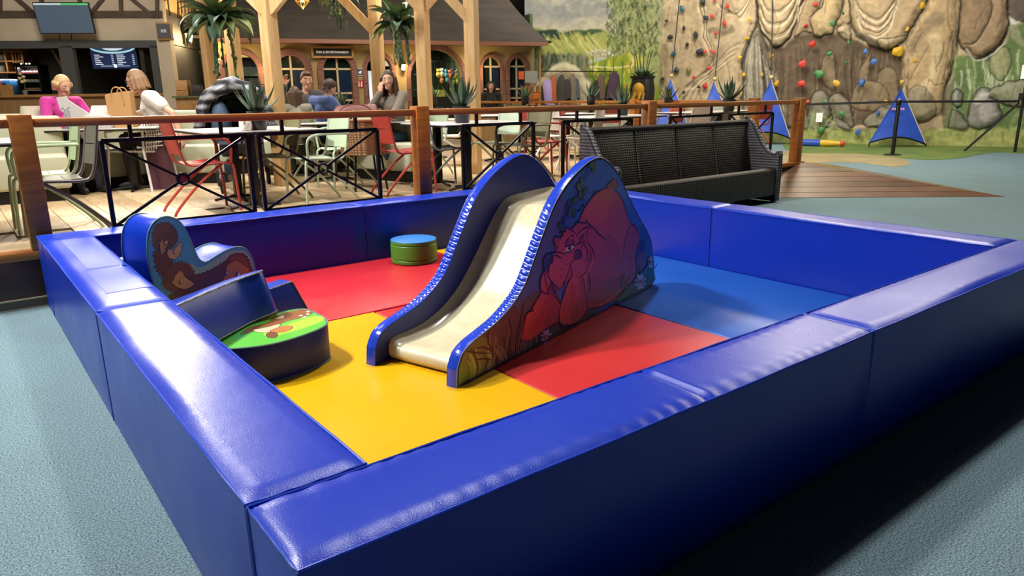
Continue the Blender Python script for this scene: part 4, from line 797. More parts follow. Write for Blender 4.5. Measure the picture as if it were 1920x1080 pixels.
# painted floor strip, green then sand, and the blue crash roll
def floor_patch(name,pts,col,z,label,c2):
    p=[onz(x,y,0) for x,y in pts]; o=MB().prism([(q.x,q.y) for q in smooth_pts([(a.x,a.y,0) for a in p],5,True) if 0] or [(q[0],q[1]) for q in smooth_pts([(a.x,a.y) for a in p],5,True)],.0005,z).build(name,mat(name,col,.6,noise=(1.5,c2,3),bump=(60,.15))); return tag(o,label,'floor covering')
floor_patch('green_floor_sheet',[(1480,258),(1560,258),(1700,262),(1850,270),(1990,276),(1990,292),(1880,286),(1835,290),(1800,297),(1740,300),(1690,297),(1600,288),(1480,284)],'6c7d3a',.006,'green painted floor sheet along the foot of the climbing wall','55703a')
floor_patch('sand_floor_sheet',[(1470,283),(1560,284),(1640,289),(1688,296),(1706,306),(1680,313),(1600,305),(1500,305),(1440,300)],'9c8e66',.004,'sand coloured floor sheet below the green strip','8a7f60')
a=onz(1495,274,0); b_=onz(1582,276,0); cr=thing('crash_roll','blue and yellow padded roll with a red tip on the green floor','padded roll',((a.x+b_.x)/2,(a.y+b_.y)/2,.09)); d=(b_-a)/2; d.z=0
MB().tube([-d,-d*.2,d*.0],[.10,.10,.10],12).build('blue_cover',mat('gate_canvas'),cr); MB().tube([d*.005,d*.4,d*.84],[.10,.085,.06],12).build('yellow_cover',mat('yellow_pad','c9a32a',.5),cr); MB().ball(d*.92,.075,12,8).build('red_tip',mat('red_pad','c2452f',.5),cr)
# ================================================================ dining furniture
CH={}
def chair_meshes(col,arm):
    k=(col,arm)
    if k in CH: return CH[k]
    m=mat('chair_'+col,col,.42,spec=.4); L=[]
    for s in (-1,1):
        L.append(('side_frame',MB().tube(smooth_pts([(-.275,s*.2,.86),(-.255,s*.2,.74),(-.22,s*.2,.56),(-.185,s*.2,.465),(-.13,s*.2,.435),(0,s*.2,.44),(.17,s*.2,.45)],3),.0125,7).mesh('side_frame',m)))
        L.append(('leg',MB().tube(smooth_pts([(.13,s*.185,.435),(-.08,s*.19,.28),(-.28,s*.2,.075),(-.33,s*.2,.0)],3),.0125,7).mesh('leg',m)))
        L.append(('leg',MB().tube(smooth_pts([(.15,s*.2,.45),(.20,s*.2,.435),(.225,s*.205,.38),(.245,s*.21,0)],3),.0125,7).mesh('leg',m)))
        if arm: L.append(('armrest',MB().tube(smooth_pts([(-.245,s*.212,.67),(-.05,s*.235,.675),(.13,s*.238,.665),(.205,s*.232,.61),(.20,s*.215,.45)],4),.0125,7).mesh('armrest',m)))
    for i in range(3): L.append(('seat_slat',MB().sheet(lambda u,v,i=i:(-.155+.118*i+.112*u,-.195+.39*v,.452-.012*math.sin(PI*v)),3,8).mesh('seat_slat',m)))
    for i in range(2):
        z0=.535+.155*i
        def bs(u,v,z0=z0): z=z0+.148*v; x=-.212-(z-.535)*.2; return (x-.03*math.sin(PI*u),-.195+.39*u,z)
        b=MB(); b.sheet(bs,10,3); b.sheet(lambda u,v:(lambda p:(p[0]-.006,p[1],p[2]))(bs(1-u,v)),10,3); L.append(('back_slat',b.mesh('back_slat',m)))
    CH[k]=L; return L
def chair(x,y,az,col,label,arm=False,z=ZP,group='metal bistro chairs on the deck'):
    t=thing('bistro_chair',label,'chair',(x,y,z),math.radians(az),group)
    for n,me in chair_meshes(col,arm): link(n,me,t)
    return t
RED,OLV,MINT,GRY,BEI,ORG,PNK,LGR='a83c33','6f6b4d','aebfa3','7d8284','cdbfae','c9603f','c27a92','a8b890'
chair(1.45,5.82,0,RED,'red metal armchair pulled up left of the table with the polka-dot pot',True)
chair(2.46,5.56,184,MINT,'mint metal armchair nearest the fence, right of the agave table',True)
chair(2.22,6.16,178,OLV,'olive metal armchair beside the stroller',True)
chair(.24,5.14,182,'6a675c','grey brown metal chair at the far left, nearest the fence')
chair(.20,5.66,180,LGR,'pale green metal armchair behind the grey one at the far left',True)
chair(3.50,5.66,-4,RED,'red metal chair just left of the middle fence post')
chair(4.06,5.78,-8,GRY,'grey metal chair just right of the middle fence post')
chair(5.00,6.05,186,'c6d6c0','pale mint metal armchair at the table with the tall agave',True)
chair(4.95,5.45,182,OLV,'olive metal armchair close behind the slide',True)
chair(5.55,5.80,-14,RED,'red metal armchair left of the wicker bench',True)
chair(6.45,6.05,120,BEI,'beige metal armchair seen from behind, left of the bench',True)
chair(4.55,7.0,200,MINT,'mint metal chair at the far end of the tall agave table')
chair(7.2,7.7,105,RED,'dark red metal chair behind the beige one')
P=dep(1246,225,12.2); chair(P.x,P.y,95,ORG,'orange metal chair right of the third fence post')
P=dep(1292,225,11.2); chair(P.x,P.y,85,'d3c4bc','pale pink beige metal chair above the middle of the bench',True)
P=dep(1333,222,12.8); chair(P.x,P.y,80,'c8d3c4','pale mint chair behind the beige one above the bench')
P=dep(1386,220,12.4); chair(P.x,P.y,110,PNK,'pink metal chair above the right end of the bench')
P=dep(1412,220,13.2); chair(P.x,P.y,70,'b8473c','coral red metal chair at the right end of the deck')
for x,D,c,l in ((958,12.6,'7d8458','olive green metal chair in the far row, behind the agave'),(1018,12.9,'84877c','grey metal chair in the far row below the purple coat'),(1057,13.4,'9a4a40','brick red metal chair in the far row below the dark coats'),(1092,12.8,'7d8458','olive green metal chair in the far row beside the wooden box'),(1132,12.4,'98453a','brick red metal chair in the far row right of the olive one')):
    P=dep(x,230,D); chair(P.x,P.y,72,c,l)
for x,D,az,c,l in ((840,10.6,150,'d8cfc4','white metal armchair far behind the grey chair'),(1040,10.2,20,'e0dbd0','white metal armchair between the red and the beige chair'),(554,9.08,70,'c4cbb8','pale grey green chair under the girl with long hair'),(640,8.1,182,'b4c6ac','soft green metal chair right of the boy, below the brown bag')):
    P=dep(x,230,D); chair(P.x,P.y,az,c,l,True)
# ---- tables
topm=mat('stone_top','c9c6c0',.28,noise=(18,'b0aea8',5)); edge=mat('table_edge','1a1a1c',.4)
def table(x,y,wx,wy,label,cols,rz=0,h=.715,z=ZP,top=topm):
    t=thing('cafe_table',label,'table',(x,y,z),rz,'cafe tables on the deck')
    o=MB().box((0,0,h-.006),(wx,wy,.012)).build('table_top',top,t,bev=.002); MB().box((0,0,h-.020),(wx-.004,wy-.004,.016)).build('edge_board',edge,o)
    for cx,cy in cols:
        MB().box((cx,cy,(h-.028)/2+.01),(.075,.075,h-.05)).build('column',black,t,bev=.006)
        f=MB()
        for k in range(2):
            a=PI/4*0+k*PI/2; d=Vector((math.cos(a),math.sin(a),0))*.24; f.tube(smooth_pts([(cx-d.x,cy-d.y,.012),(cx-d.x*.5,cy-d.y*.5,.03),(cx,cy,.04),(cx+d.x*.5,cy+d.y*.5,.03),(cx+d.x,cy+d.y,.012)],3),.014,6)
        f.build('foot',black,t)
    return t
table(2.03,6.22,1.12,1.16,'pale stone table with agave and polka-dot pot left of the middle post',[(-.16,-.52),(-.1,.18)])
table(-.5,5.75,1.2,1.0,'grey stone table at the far left edge',[(-.05,-.2)],top=mat('grey_top','8d9196',.3,noise=(14,'a4a7aa',4)))
table(4.42,5.78,1.25,.95,'white table with the tall agave right of the middle post',[(-.3,-.38),(-.3,.22)],top=mat('white_top','d2d0d0',.3))
table(7.05,6.1,1.5,.8,'white table with an agave behind the wicker bench',[(-.3,0),(.4,0)],top=mat('white_top'))
P=dep(1330,208,12.0); table(P.x,P.y,1.9,.9,'white table with an agave at the right end of the deck',[(-.4,0),(.4,0)],.2,top=mat('white_top'))
P=dep(1000,196,11.5); table(P.x,P.y,2.2,.8,'long white table in front of the far row of chairs',[(-.6,0),(.6,0)],-.3,top=mat('white_top'))
P=dep(665,216,8.9); FT=(P.x,P.y); table(P.x,P.y,1.5,.8,'family table with the brown leather bag',[(-.3,0),(.35,0)],-.5)
P=dep(178,236,8.05); LT=(P.x,P.y); table(P.x,P.y,1.35,.8,'table shared by the two women with the paper bag',[(-.32,0),(.32,0)],-.35)
# ---- agaves in pots
leafm=[mat('agave_%d'%i,c,.45,noise=(9,d,3,(1,1,.5))) for i,(c,d) in enumerate((('2c4434','40594a'),('354e3c','52694f'),('263e2e','384f3e')))]
def leaf_mesh(name,L,w,curve,m,droop=0):
    def fn(u,v):
        t=v; ww=w*math.sin(PI*min(1,.12+.88*t))**.7*(1-t**3)+.0008; x=L*t*math.cos(curve*t); z=L*t*math.sin(curve*t*.5+.15)-droop*t*t*L; s=(u-.5)*2
        return (x,ww*s,z+abs(s)*ww*.45)
    b=MB(); b.sheet(fn,4,9); b.sheet(lambda u,v:(lambda p:(p[0],p[1],p[2]-.004))(fn(1-u,v)),4,9); return b.mesh(name,m)
AG=[leaf_mesh('leaf',.30,.026,.5,leafm[i%3]) for i in range(3)]
potm=mat('black_pot','1b1b1e',.35)
def agave(P,s,label,pot=True,n=15,z=None):
    t=thing('potted_agave',label,'potted plant',P,0,'agaves in black pots'); r=random.Random(int(P[0]*100)); h=.14*s
    MB().lathe([(.055*s,0),(.062*s,.01*s),(.075*s,h-.01),(.078*s,h),(.070*s,h),(.066*s,h-.02),(.02,h-.025)],20).build('pot',potm,t)
    for i in range(n):
        o=link('leaf',AG[i%3],t); a=i*2.4; e=.35+.95*(i/n)+r.uniform(-.1,.1); k=s*(1.0-.25*abs(i/n-.4))*r.uniform(.85,1.1)
        o.matrix_local=Matrix.Translation((.012*math.cos(a)*s,.012*math.sin(a)*s,h-.03))@Matrix.Rotation(a,4,'Z')@Matrix.Rotation(-e,4,'Y')@Matrix.Scale(k,4)
    return t
ZT=ZP+.716
agave((2.0,5.80,ZT),1.25,'agave in a black pot beside the polka-dot pot')
agave((4.22,5.62,ZT),1.3,'large agave in a black pot above the slide')
agave((7.2,6.0,ZT),1.1,'agave in a black pot just left of the third fence post')
P=dep(1366,205,11.4); agave((P.x,P.y,ZT),1.35,'broad agave in a black pot above the right half of the bench')
P=dep(1253,205,12.4); agave((P.x,P.y,ZT+.06),1.0,'small agave right of the third fence post')
for x,D,s,l in ((1108,12.0,1.0,'agave near the wooden box on the far fence'),(985,13.0,1.0,'agave below the wooden slats, far away'),(812,12.0,1.0,'agave behind the second pale timber post'),(420,11.0,1.1,'agave on the counter left of the stroller blanket'),(640,10.6,1.0,'agave behind the brown leather bag')):
    P=dep(x,200,D); agave((P.x,P.y,ZT+ (.12 if D>11.5 else .03)),s,l,n=12)
    if D>11.5 or 1:
        q=MB().box((0,0,0),(.5,.5,.02)); tb=thing('plant_stand','small black stand under the '+l.replace(', far away',''),'plant stand',(P.x,P.y,ZP)); hh=.716+(.12 if D>11.5 else .03)
        MB().box((0,0,hh-.012),(.32,.32,.02)).build('top_plate',black,tb); MB().box((0,0,hh/2-.01),(.05,.05,hh-.03)).build('column',black,tb); MB().box((0,0,.012),(.3,.3,.02)).build('base_plate',black,tb)
t=thing('polka_pot','white polka-dot pot beside the agave','pot',(1.86,5.74,ZT))
MB().lathe([(.035,0),(.05,.012),(.058,.05),(.055,.085),(.046,.105),(.04,.105),(.046,.08)],24).build('pot_body',mat('white_glaze','e6e2da',.25),t)
for i in range(14):
    a=i*2.1; z=.02+.07*((i*.37)%1); rr_=.0585-.14*abs(z-.055)**1.2; MB().ball((rr_*math.cos(a),rr_*math.sin(a),z),(.008,.008,.008),8,5).build('dot',mat('dot_%d'%(i%3),('c23b34','3b6fb5','d8a530')[i%3],.3),t)
# ---- upholstered benches
up_m=mat('sage_leather','b2b298',.5,bump=(12,.1)); up_d=mat('sage_dark','8d8f5a',.5)
def bench(P,L,rz,label,D=.55,h=.66):
    t=thing('upholstered_bench',label,'bench',(P[0],P[1],ZP),rz,'sage green upholstered benches')
    MB().box((0,0,.06),(L-.06,D-.1,.12)).build('base',black,t); MB().box((0,-.06,.30),(L,D-.12,.34)).build('seat_cushion',up_m,t,bev=.03,seg=3); MB().box((0,D/2-.09,.56),(L,.16,h-.2)).build('back_cushion',up_m,t,bev=.04,seg=3); return t
P=dep(-35,300,7.1); bench((P.x,P.y+.2),1.5,-.1,'sage green bench at the far left beside the table edge',h=.8)
P=dep(100,215,8.08); bench((P.x,P.y),2.0,.28,'sage green bench under the woman in pink',h=.84)
P=dep(356,222,8.9); bench((P.x,P.y),.9,-.5,'short sage green bench right of the woman in white',h=.84)
P=dep(744,240,8.95); bench((P.x,P.y),1.1,-1.29,'cream green bench under the woman in grey',h=.5)
P=dep(580,240,9.98); bench((P.x,P.y),1.3,-.36,'sage green bench under the man, behind the girl',h=.5)
P=dep(600,240,9.2); chair(P.x,P.y,18,'a9b98f','leaf green metal chair under the boy in blue')
# ---- white rope chair with the plum jacket
P=dep(264,300,8.35); t=thing('rope_chair','white rope armchair under the woman in the white top','chair',(P.x,P.y,ZP),math.radians(135))
wm=mat('white_steel','d8d6d2',.4)
for s in (-1,1):
    MB().tube([(-.24,s*.24,.82),(-.22,s*.25,.46),(-.27,s*.27,0)],.014,7).build('leg',wm,t); MB().tube([(.24,s*.22,.66),(.22,s*.23,.46),(.27,s*.25,0)],.014,7).build('leg',wm,t)
    MB().tube(smooth_pts([(-.24,s*.24,.68),(0,s*.27,.68),(.24,s*.22,.66)],3),.014,7).build('armrest',wm,t)
b=MB()
for i in range(12): x=-.22+.44*i/11; b.tube([(x,-.23,.45),(x,0,.432),(x,.23,.45)],.013,6)
b.build('rope_seat',wm,t); b=MB()
for i in range(11): y=-.23+.46*i/10; b.tube([(-.24,y,.46),(-.27,y,.64),(-.25,y,.82)],.008,5)
for i in range(8): z=.5+.3*i/7; b.tube([(-.25,-.24,z),(-.275,0,z),(-.25,.24,z)],.007,5)
b.build('rope_back',wm,t)
def cloth(name,label,P,w,h,rz,m,cat,seed=1,top_w=.6,d=.12):
    """garment hanging from a point: folded sheet with thickness"""
    t=thing(name,label,cat,P,rz); r=random.Random(seed); ph=[r.uniform(0,6) for _ in range(4)]
    def fn(u,v):
        ww=w*(top_w+(1-top_w)*min(1,v*1.7)) if top_w>.4 else w*(.2+.52*min(1,v/.13)**.8+.28*v); a=u*2*PI; dep_=d*(.35+.65*min(1,v*2)); f=1+.14*math.sin(a*4+ph[0]+v*2)*v+.08*math.sin(a*7+ph[1])*v
        return (ww/2*math.cos(a)*f,dep_/2*math.sin(a)*f,-h*v*(1+.05*math.sin(a*2+ph[2])*v))
    b=MB(); b.sheet(fn,28,12); b.build('cloth',m,t,ang=70); b=MB(); b.add([fn(i/28,0) for i in range(28)],[tuple(range(28))]); b.build('collar',m,t); return t
P=dep(291,238,8.25); cloth('plum_jacket','plum coloured jacket hanging off the white rope chair',(P.x,P.y,P.z-.0),.27,.78,.3,mat('plum_cloth','55303f',.85),'jacket',3,.7)
# ---- rattan chair by the family table
P=dep(682,262,8.0); t=thing('rattan_chair','brown rattan tub chair in front of the woman in grey','chair',(P.x,P.y,ZP),math.radians(80)); rm=weave('rattan','6a4426','b0814f',14)
b=MB(); b.sheet(lambda u,v:(-.05+.27*math.cos(PI*.35+u*PI*1.3),.27*math.sin(PI*.35+u*PI*1.3),.40+.36*v+.0*u),20,5); b.sheet(lambda u,v:(-.05+.255*math.cos(PI*.35+(1-u)*PI*1.3),.255*math.sin(PI*.35+(1-u)*PI*1.3),.40+.36*v),20,5); b.build('tub_back',rm,t)
MB().tube([(-.05+.264*math.cos(PI*.35+i/16*PI*1.3),.264*math.sin(PI*.35+i/16*PI*1.3),.765) for i in range(17)],.018,7).build('rim',mat('rattan_rim','8d5a34',.5),t)
MB().lathe([(.25,.40),(.27,.43),(.25,.46),(.01,.465)],24).build('seat_pad',mat('brown_pad','7a4a34',.6),t)
for a in range(4): MB().tube([(.2*math.cos(a*PI/2+.78),.2*math.sin(a*PI/2+.78),.41),(.26*math.cos(a*PI/2+.78),.26*math.sin(a*PI/2+.78),0)],.013,6).build('leg',black,t)
# ---- stroller
P=dep(455,330,8.35); st=thing('stroller','dark stroller with a black and white plaid blanket over the hood','stroller',(P.x,P.y,ZP),math.radians(250))
def plaid():
    m,n,L,b=nmat('plaid'); tc=n.new('ShaderNodeTexCoord'); prev=None
    for d,sc in (('X',3.2),('Z',3.2)):
        w=n.new('ShaderNodeTexWave'); w.bands_direction=d; w.inputs['Scale'].default_value=sc; w.inputs['Distortion'].default_value=1.2; L.new(tc.outputs['Object'],w.inputs['Vector'])
        if prev: mx=n.new('ShaderNodeMath'); mx.operation='ADD'; L.new(prev.outputs['Fac'],mx.inputs[0]); L.new(w.outputs['Fac'],mx.inputs[1]); prev=mx
        else: prev=w
    r=n.new('ShaderNodeValToRGB'); r.color_ramp.elements[0].position=.25; r.color_ramp.elements[0].color=lin('16171b')+(1,); r.color_ramp.elements[1].position=.85; r.color_ramp.elements[1].color=lin('a9aab2')+(1,)
    mm=n.new('ShaderNodeMath'); mm.operation='MULTIPLY'; mm.inputs[1].default_value=.5; L.new(prev.outputs[0],mm.inputs[0]); L.new(mm.outputs[0],r.inputs[0]); L.new(r.outputs[0],b.inputs['Base Color']); b.inputs['Roughness'].default_value=.85; return m
dk=mat('stroller_dark','15171c',.6)
def hood(u,v):
    a=PI*(.01+.98*u); e=v*PI*.5; w=.02*math.sin(u*27+v*6)+.012*math.sin(u*51); r=1+w
    return (.12-.50*math.sin(e)*math.sin(a)**.4,.40*math.cos(a)*(1-.25*math.sin(e))*r,.60+.56*math.sin(a)*math.cos(e*.75)*r)
b=MB(); b.sheet(hood,36,14); b.sheet(lambda u,v:tuple(Vector(hood(1-u,v))*.975+Vector((-.004,0,.012))),36,14); b.build('plaid_blanket',plaid(),st,ang=80)
MB().tube([tuple(Vector(hood(k/24,.0))+Vector((.03,0,.0))) for k in range(25)],[.05+.03*math.sin(PI*k/24)+.012*math.sin(k*2.3) for k in range(25)],10).build('blanket_fold',plaid(),st)
MB().ball((.10,-.16,.74),(.14,.11,.26),12,9).build('navy_jacket',mat('jacket_navy','36475f',.8,bump=(9,.5)),st)
b=MB(); b.sheet(lambda u,v:(lambda p:(p[0]+.01,p[1]*.8,.58+(p[2]-.6)*.72))(hood(u,v*.9)),24,10); b.sheet(lambda u,v:(lambda p:(p[0],p[1]*.79,.58+(p[2]-.6)*.71))(hood(1-u,v*.9)),24,10); b.build('hood_lining',mat('hood_black','101216',.7),st,ang=80)
MB().prism(smooth_pts([(-.35,.42),(-.1,.36),(.25,.42),(.38,.50),(.35,.56),(.1,.52),(-.12,.60),(-.32,.95),(-.40,.92)],3,True),-.19,.19,Matrix.Rotation(PI/2,4,'X')).build('seat_shell',mat('stroller_navy','20283a',.7),st)
for s in (-1,1):
    MB().tube(smooth_pts([(-.52,s*.24,1.0),(-.3,s*.25,.7),(.1,s*.25,.35),(.36,s*.2,.14)],3),.016,7).build('frame_tube',dk,st); MB().tube([(-.36,s*.26,.15),(-.05,s*.25,.52)],.016,7).build('frame_tube',dk,st)
    for x,r in ((-.36,.15),(.38,.10)):
        w=MB().lathe([(r*.62,-.022),(r*.95,-.024),(r,-.012),(r,.012),(r*.95,.024),(r*.62,.022)],20,M=Matrix.Translation((x,s*.28 if x<0 else s*.2,r))@Matrix.Rotation(PI/2,4,'X')).build('wheel',dk,st); MB().lathe([(r*.6,-.012),(r*.6,.012)],14,M=Matrix.Translation((x,s*.28 if x<0 else s*.2,r))@Matrix.Rotation(PI/2,4,'X')).build('hub',mat('hub_grey','6d7076',.4),w)
MB().tube([(-.52,-.24,1.0),(-.55,0,1.01),(-.52,.24,1.0)],.018,7).build('handle',dk,st); MB().box((-.05,0,.25),(.5,.36,.14)).build('basket',mat('stroller_navy'),st,bev=.03)
# ---- things on the women's table
def on(px,py,D,z): P=dep(px,py,D); return (P.x,P.y,z)
t=thing('paper_bag','brown kraft paper bag with rope handles on the women\'s table','paper bag',on(230,215,7.95,ZT),-.5); km=mat('kraft','b58a58',.8,bump=(6,.25))
b=MB(); BG=Matrix.Diagonal((.8,1,1.28,1)); b.add([(-.15,-.08,0),(.15,-.08,0),(.15,.08,0),(-.15,.08,0),(-.155,-.085,.27),(.16,-.075,.30),(.15,.09,.31),(-.15,.08,.29),(-.145,-.077,.27),(.15,-.068,.30),(.142,.08,.31),(-.142,.072,.29),(-.14,-.07,.05),(.14,-.07,.05),(.14,.07,.05),(-.14,.07,.05)],[(3,2,1,0),(0,1,5,4),(1,2,6,5),(2,3,7,6),(3,0,4,7),(4,5,9,8),(5,6,10,9),(6,7,11,10),(7,4,8,11),(8,9,13,12),(9,10,14,13),(10,11,15,14),(11,8,12,15),(12,13,14,15)],BG); b.build('bag_body',km,t)
for y in (-.078,.083): MB().tube(smooth_pts([(-.06,y,.25),(-.05,y*1.05,.39),(0,y*1.1,.43),(.05,y*1.05,.39),(.06,y,.25)],4),.007,6).build('handle',km,t)
t=thing('takeaway_box','white folding cake box on the women\'s table','box',on(186,215,7.85,ZT),-.45); wb_=mat('white_card','bfbdba',.6)
MB().box((0,0,.07),(.25,.18,.14)).build('box_body',wb_,t,bev=.004); MB().add([(-.125,.09,.14),(.125,.09,.14),(.105,.13,.24),(-.105,.13,.24),(-.125,.094,.14),(.125,.094,.14),(.105,.134,.24),(-.105,.134,.24)],[(0,1,2,3),(7,6,5,4),(0,3,7,4),(1,5,6,2),(2,6,7,3)]).build('lid',wb_,t)
t=thing('folded_card','white card lid propped up in front of the woman in pink','card lid',on(152,215,7.8,ZT),-.4); MB().bar((-.16,0,.26),(.13,0,.03),.02,.14).build('card',wb_,t); MB().bar((-.2,0,.27),(-.1,0,.285),.03,.12).build('flap',wb_,t)
t=thing('water_bottle','clear plastic bottle with a blue label by the woman in pink','bottle',on(124,215,7.72,ZT)); MB().lathe([(.03,0),(.034,.01),(.034,.12),(.028,.15),(.013,.19),(.013,.21)],18).build('bottle_body',mat('clear_plastic','c9d6dc',.1,trans=.7),t); MB().lathe([(.0345,.04),(.0345,.10)],18,cap=False).build('paper_label',mat('blue_label','4a86c9',.5),t); MB().lathe([(.016,.205),(.016,.23)],14).build('cap',mat('white_card'),t)
t=thing('toy','small purple and blue toy beside the bottle','toy',on(128,217,7.62,ZT)); MB().ball((0,0,.06),(.035,.03,.03)).build('toy_top',mat('purple_toy','7c5fc0',.4),t); MB().ball((0,0,.025),(.03,.028,.028)).build('toy_foot',mat('blue_toy','3f8fd0',.4),t)
t=thing('snack_bowl','brown paper bowl in the hands of the woman in pink','bowl',on(141,217,7.75,ZT)); MB().lathe([(.045,0),(.085,.055),(.088,.06),(.08,.055),(.04,.008)],24).build('bowl',km,t)
cloth('cream_coat','cream knitted coat heaped beside the woman in pink',on(62,205,8.0,1.36),.34,.42,.2,mat('cream_knit','c8bcaa',.9,bump=(30,.4)),'coat',5,.7,.25)
# ---- brown leather bag on the family table
t=thing('leather_bag','oxblood leather handbag on the family table','handbag',on(668,214,8.6,ZT),-.5); lm=mat('oxblood','6a3028',.45,bump=(14,.2))
MB().add([(-.24,-.09,0),(.24,-.09,0),(.24,.09,0),(-.24,.09,0),(-.27,-.10,.13),(.27,-.10,.13),(.27,.10,.13),(-.27,.10,.13),(-.22,-.05,.20),(.24,-.05,.21),(.24,.05,.21),(-.22,.05,.20)],[(3,2,1,0),(0,1,5,4),(1,2,6,5),(2,3,7,6),(3,0,4,7),(4,5,9,8),(5,6,10,9),(6,7,11,10),(7,4,8,11),(8,9,10,11)]).build('bag_body',lm,t,bev=.02,seg=3)
MB().tube(smooth_pts([(-.2,-.11,.12),(-.1,-.12,.20),(.1,-.12,.20),(.2,-.11,.12)],4),.008,6).build('handle',lm,t); MB().tube(smooth_pts([(.22,-.11,.1),(.33,-.15,.06),(.45,-.12,.02)],4),.012,6).build('strap',mat('tan_strap','8f4a32',.5),t)
t=thing('drinks_carton','orange and white carton on the family table','carton',on(628,216,8.9,ZT),.3); MB().box((0,0,.05),(.16,.08,.10)).build('carton',mat('carton','c9a06a',.6),t); MB().box((0,-.041,.05),(.1,.003,.06)).build('carton_label',mat('carton_red','b5432a',.5),t)
# ================================================================ house front with arches (back of the hall)
def vplane(px,D,az):
    P=dep(px,180,D); a=math.radians(az); e=Vector((math.cos(a),math.sin(a),0)); n=Vector((math.sin(a),-math.cos(a),0)); n=n if n.dot(CAM-P)>0 else -n
    O=Vector((P.x,P.y,0)); Mx=Matrix(((e.x,-n.x,0,O.x),(e.y,-n.y,0,O.y),(0,0,1,0),(0,0,0,1)))   # local x along, y away from camera, z up
    def f(x,y,off=0):
        Q=hit(x,y,O-n*off,n)-O; return Q.dot(e),Q.z
    return Mx,f,e,n
def holder(o,Mx): o.matrix_world=Mx; return o
HM,hf,hE,hNn=vplane(700,17.9,-17.5)
hs=lambda x:hf(x,150)[0]
ochre=mat('ochre_plaster','a8925f',.8,noise=(2,'988253',4),bump=(20,.1)); brick=mat('arch_brick','6b443c',.75,noise=(3,'7c544a',3),bump=(12,.3)); cream=mat('cream_plaster','cbbba3',.8,noise=(2,'c0ae94',4))
arches=[(424,485,101,9,'door'),(521,574,104,12,'win'),(608,660,104,11,'win'),(689,735,106,8,'door'),(770,868,93,8,'door'),(905,938,108,6,'win'),(955,985,109,8,'win')]
HT=hf(760,80)[1]+.02; s0=hs(392); s1=hs(1002)
hw=thing('house_front','ochre house front with brick arches under a dark roof','building'); holder(hw,HM)
spans=[]
for (a,b,ytop,tr,k) in arches:
    u0,u1=hs(a),hs(b); zt=hf((a+b)/2,ytop)[1]; spans.append((u0,u1,zt,k,tr))
def zlow(u):
    for (u0,u1,zt,k,tr) in spans:
        if u0<u<u1: c=(u0+u1)/2; r=(u1-u0)/2; rz_=min(r,.75); return zt-rz_+rz_*math.sqrt(max(0,1-((u-c)/r)**2))
    return ZP
xs=sorted(set([s0,s1]+[u for sp_ in spans for u in (sp_[0]-1e-4,sp_[0]+1e-4,sp_[1]-1e-4,sp_[1]+1e-4)]+[sp_[0]+(sp_[1]-sp_[0])*(.5-.5*math.cos(PI*i/20)) for sp_ in spans for i in range(1,20)]))
b=MB()
for x0_,x1_ in zip(xs[:-1],xs[1:]):
    m_=(x0_+x1_)/2; za,zb=zlow(x0_ if zlow(x0_)>ZP or zlow(m_)==ZP else m_),zlow(x1_ if zlow(x1_)>ZP or zlow(m_)==ZP else m_)
    if x1_-x0_<3e-4: continue
    b.add([(x0_,0,za),(x1_,0,zb),(x1_,0,HT),(x0_,0,HT),(x0_,.22,za),(x1_,.22,zb),(x1_,.22,HT),(x0_,.22,HT)],[(0,1,2,3),(7,6,5,4),(0,4,5,1)])
b.add([(s0,0,HT),(hs(440),0,HT),(hs(440),0,HT+1.6),(s0,0,HT+1.6),(s0,.2,HT),(hs(440),.2,HT),(hs(440),.2,HT+1.6),(s0,.2,HT+1.6)],[(0,1,2,3),(7,6,5,4)])
b.build('plaster_wall',ochre,hw,smooth=False)
for (u0,u1,zt,k,tr) in spans:
    c=(u0+u1)/2; r=(u1-u0)/2; rz_=min(r,.75); w=(hs(700+tr)-hs(700)); pts=[]
    zs=zt-rz_; outer=[(c-(r+w)*math.cos(PI*i/16),zs+(rz_+w)*math.sin(PI*i/16)) for i in range(17)]; inner=[(c-r*math.cos(PI*i/16),zs+rz_*math.sin(PI*i/16)) for i in range(17)]
    # each voussoir and jamb block is a brick of its own
    for i in range(16):
        q=[outer[i],outer[i+1],inner[i+1],inner[i]]; cx=sum(p[0] for p in q)/4; cz=sum(p[1] for p in q)/4; q=[(cx+(p[0]-cx)*.97,cz+(p[1]-cz)*.985) for p in q]
        MB().prism(q,.0,.06,Matrix(((1,0,0,0),(0,0,-1,0),(0,1,0,0),(0,0,0,1)))).build('arch_brick',brick,hw,bev=.004,seg=1)
    for s_ in (-1,1):
        z=ZP; n=5
        for j in range(n):
            h=(zs-ZP)/n; MB().box((c+s_*(r+w/2),-.03,ZP+h*(j+.5)),(w,.06,h*.98)).build('jamb_block',brick,hw,bev=.004,seg=1)
    if k=='win':
        fr=MB().box((c,.08,(ZP+.75+zt)/2),(.045,.05,zt-ZP-.75)).build('window_frame',mat('window_wood','c2b08a',.5),hw)
        for zz in (zs+.02,zs-.55,ZP+.95): MB().box((c,.08,zz),(2*r,.05,.045)).build('glazing_bar',mat('window_wood'),fr)
        MB().box((c,.10,ZP+.42),(2*r,.12,.84)).build('sill_wall',ochre,hw)
        for sx in (-1,1):
            for za,zb in ((ZP+.97,zs-.57),(zs-.53,zs)): MB().box((c+sx*r/2,.085,(za+zb)/2),(r-.03,.008,zb-za)).build('pane',mat('dark_glass','16211f',.06,spec=.6) if sx<0 else mat('blue_glass','1d2c44',.06,spec=.6),fr)
        MB().prism([(c-(r-.01)*math.cos(PI*i/12),zs+(rz_-.01)*math.sin(PI*i/12)) for i in range(13)],-.093,-.085,Matrix.Rotation(PI/2,4,'X')).build('pane',mat('dark_glass'),fr)
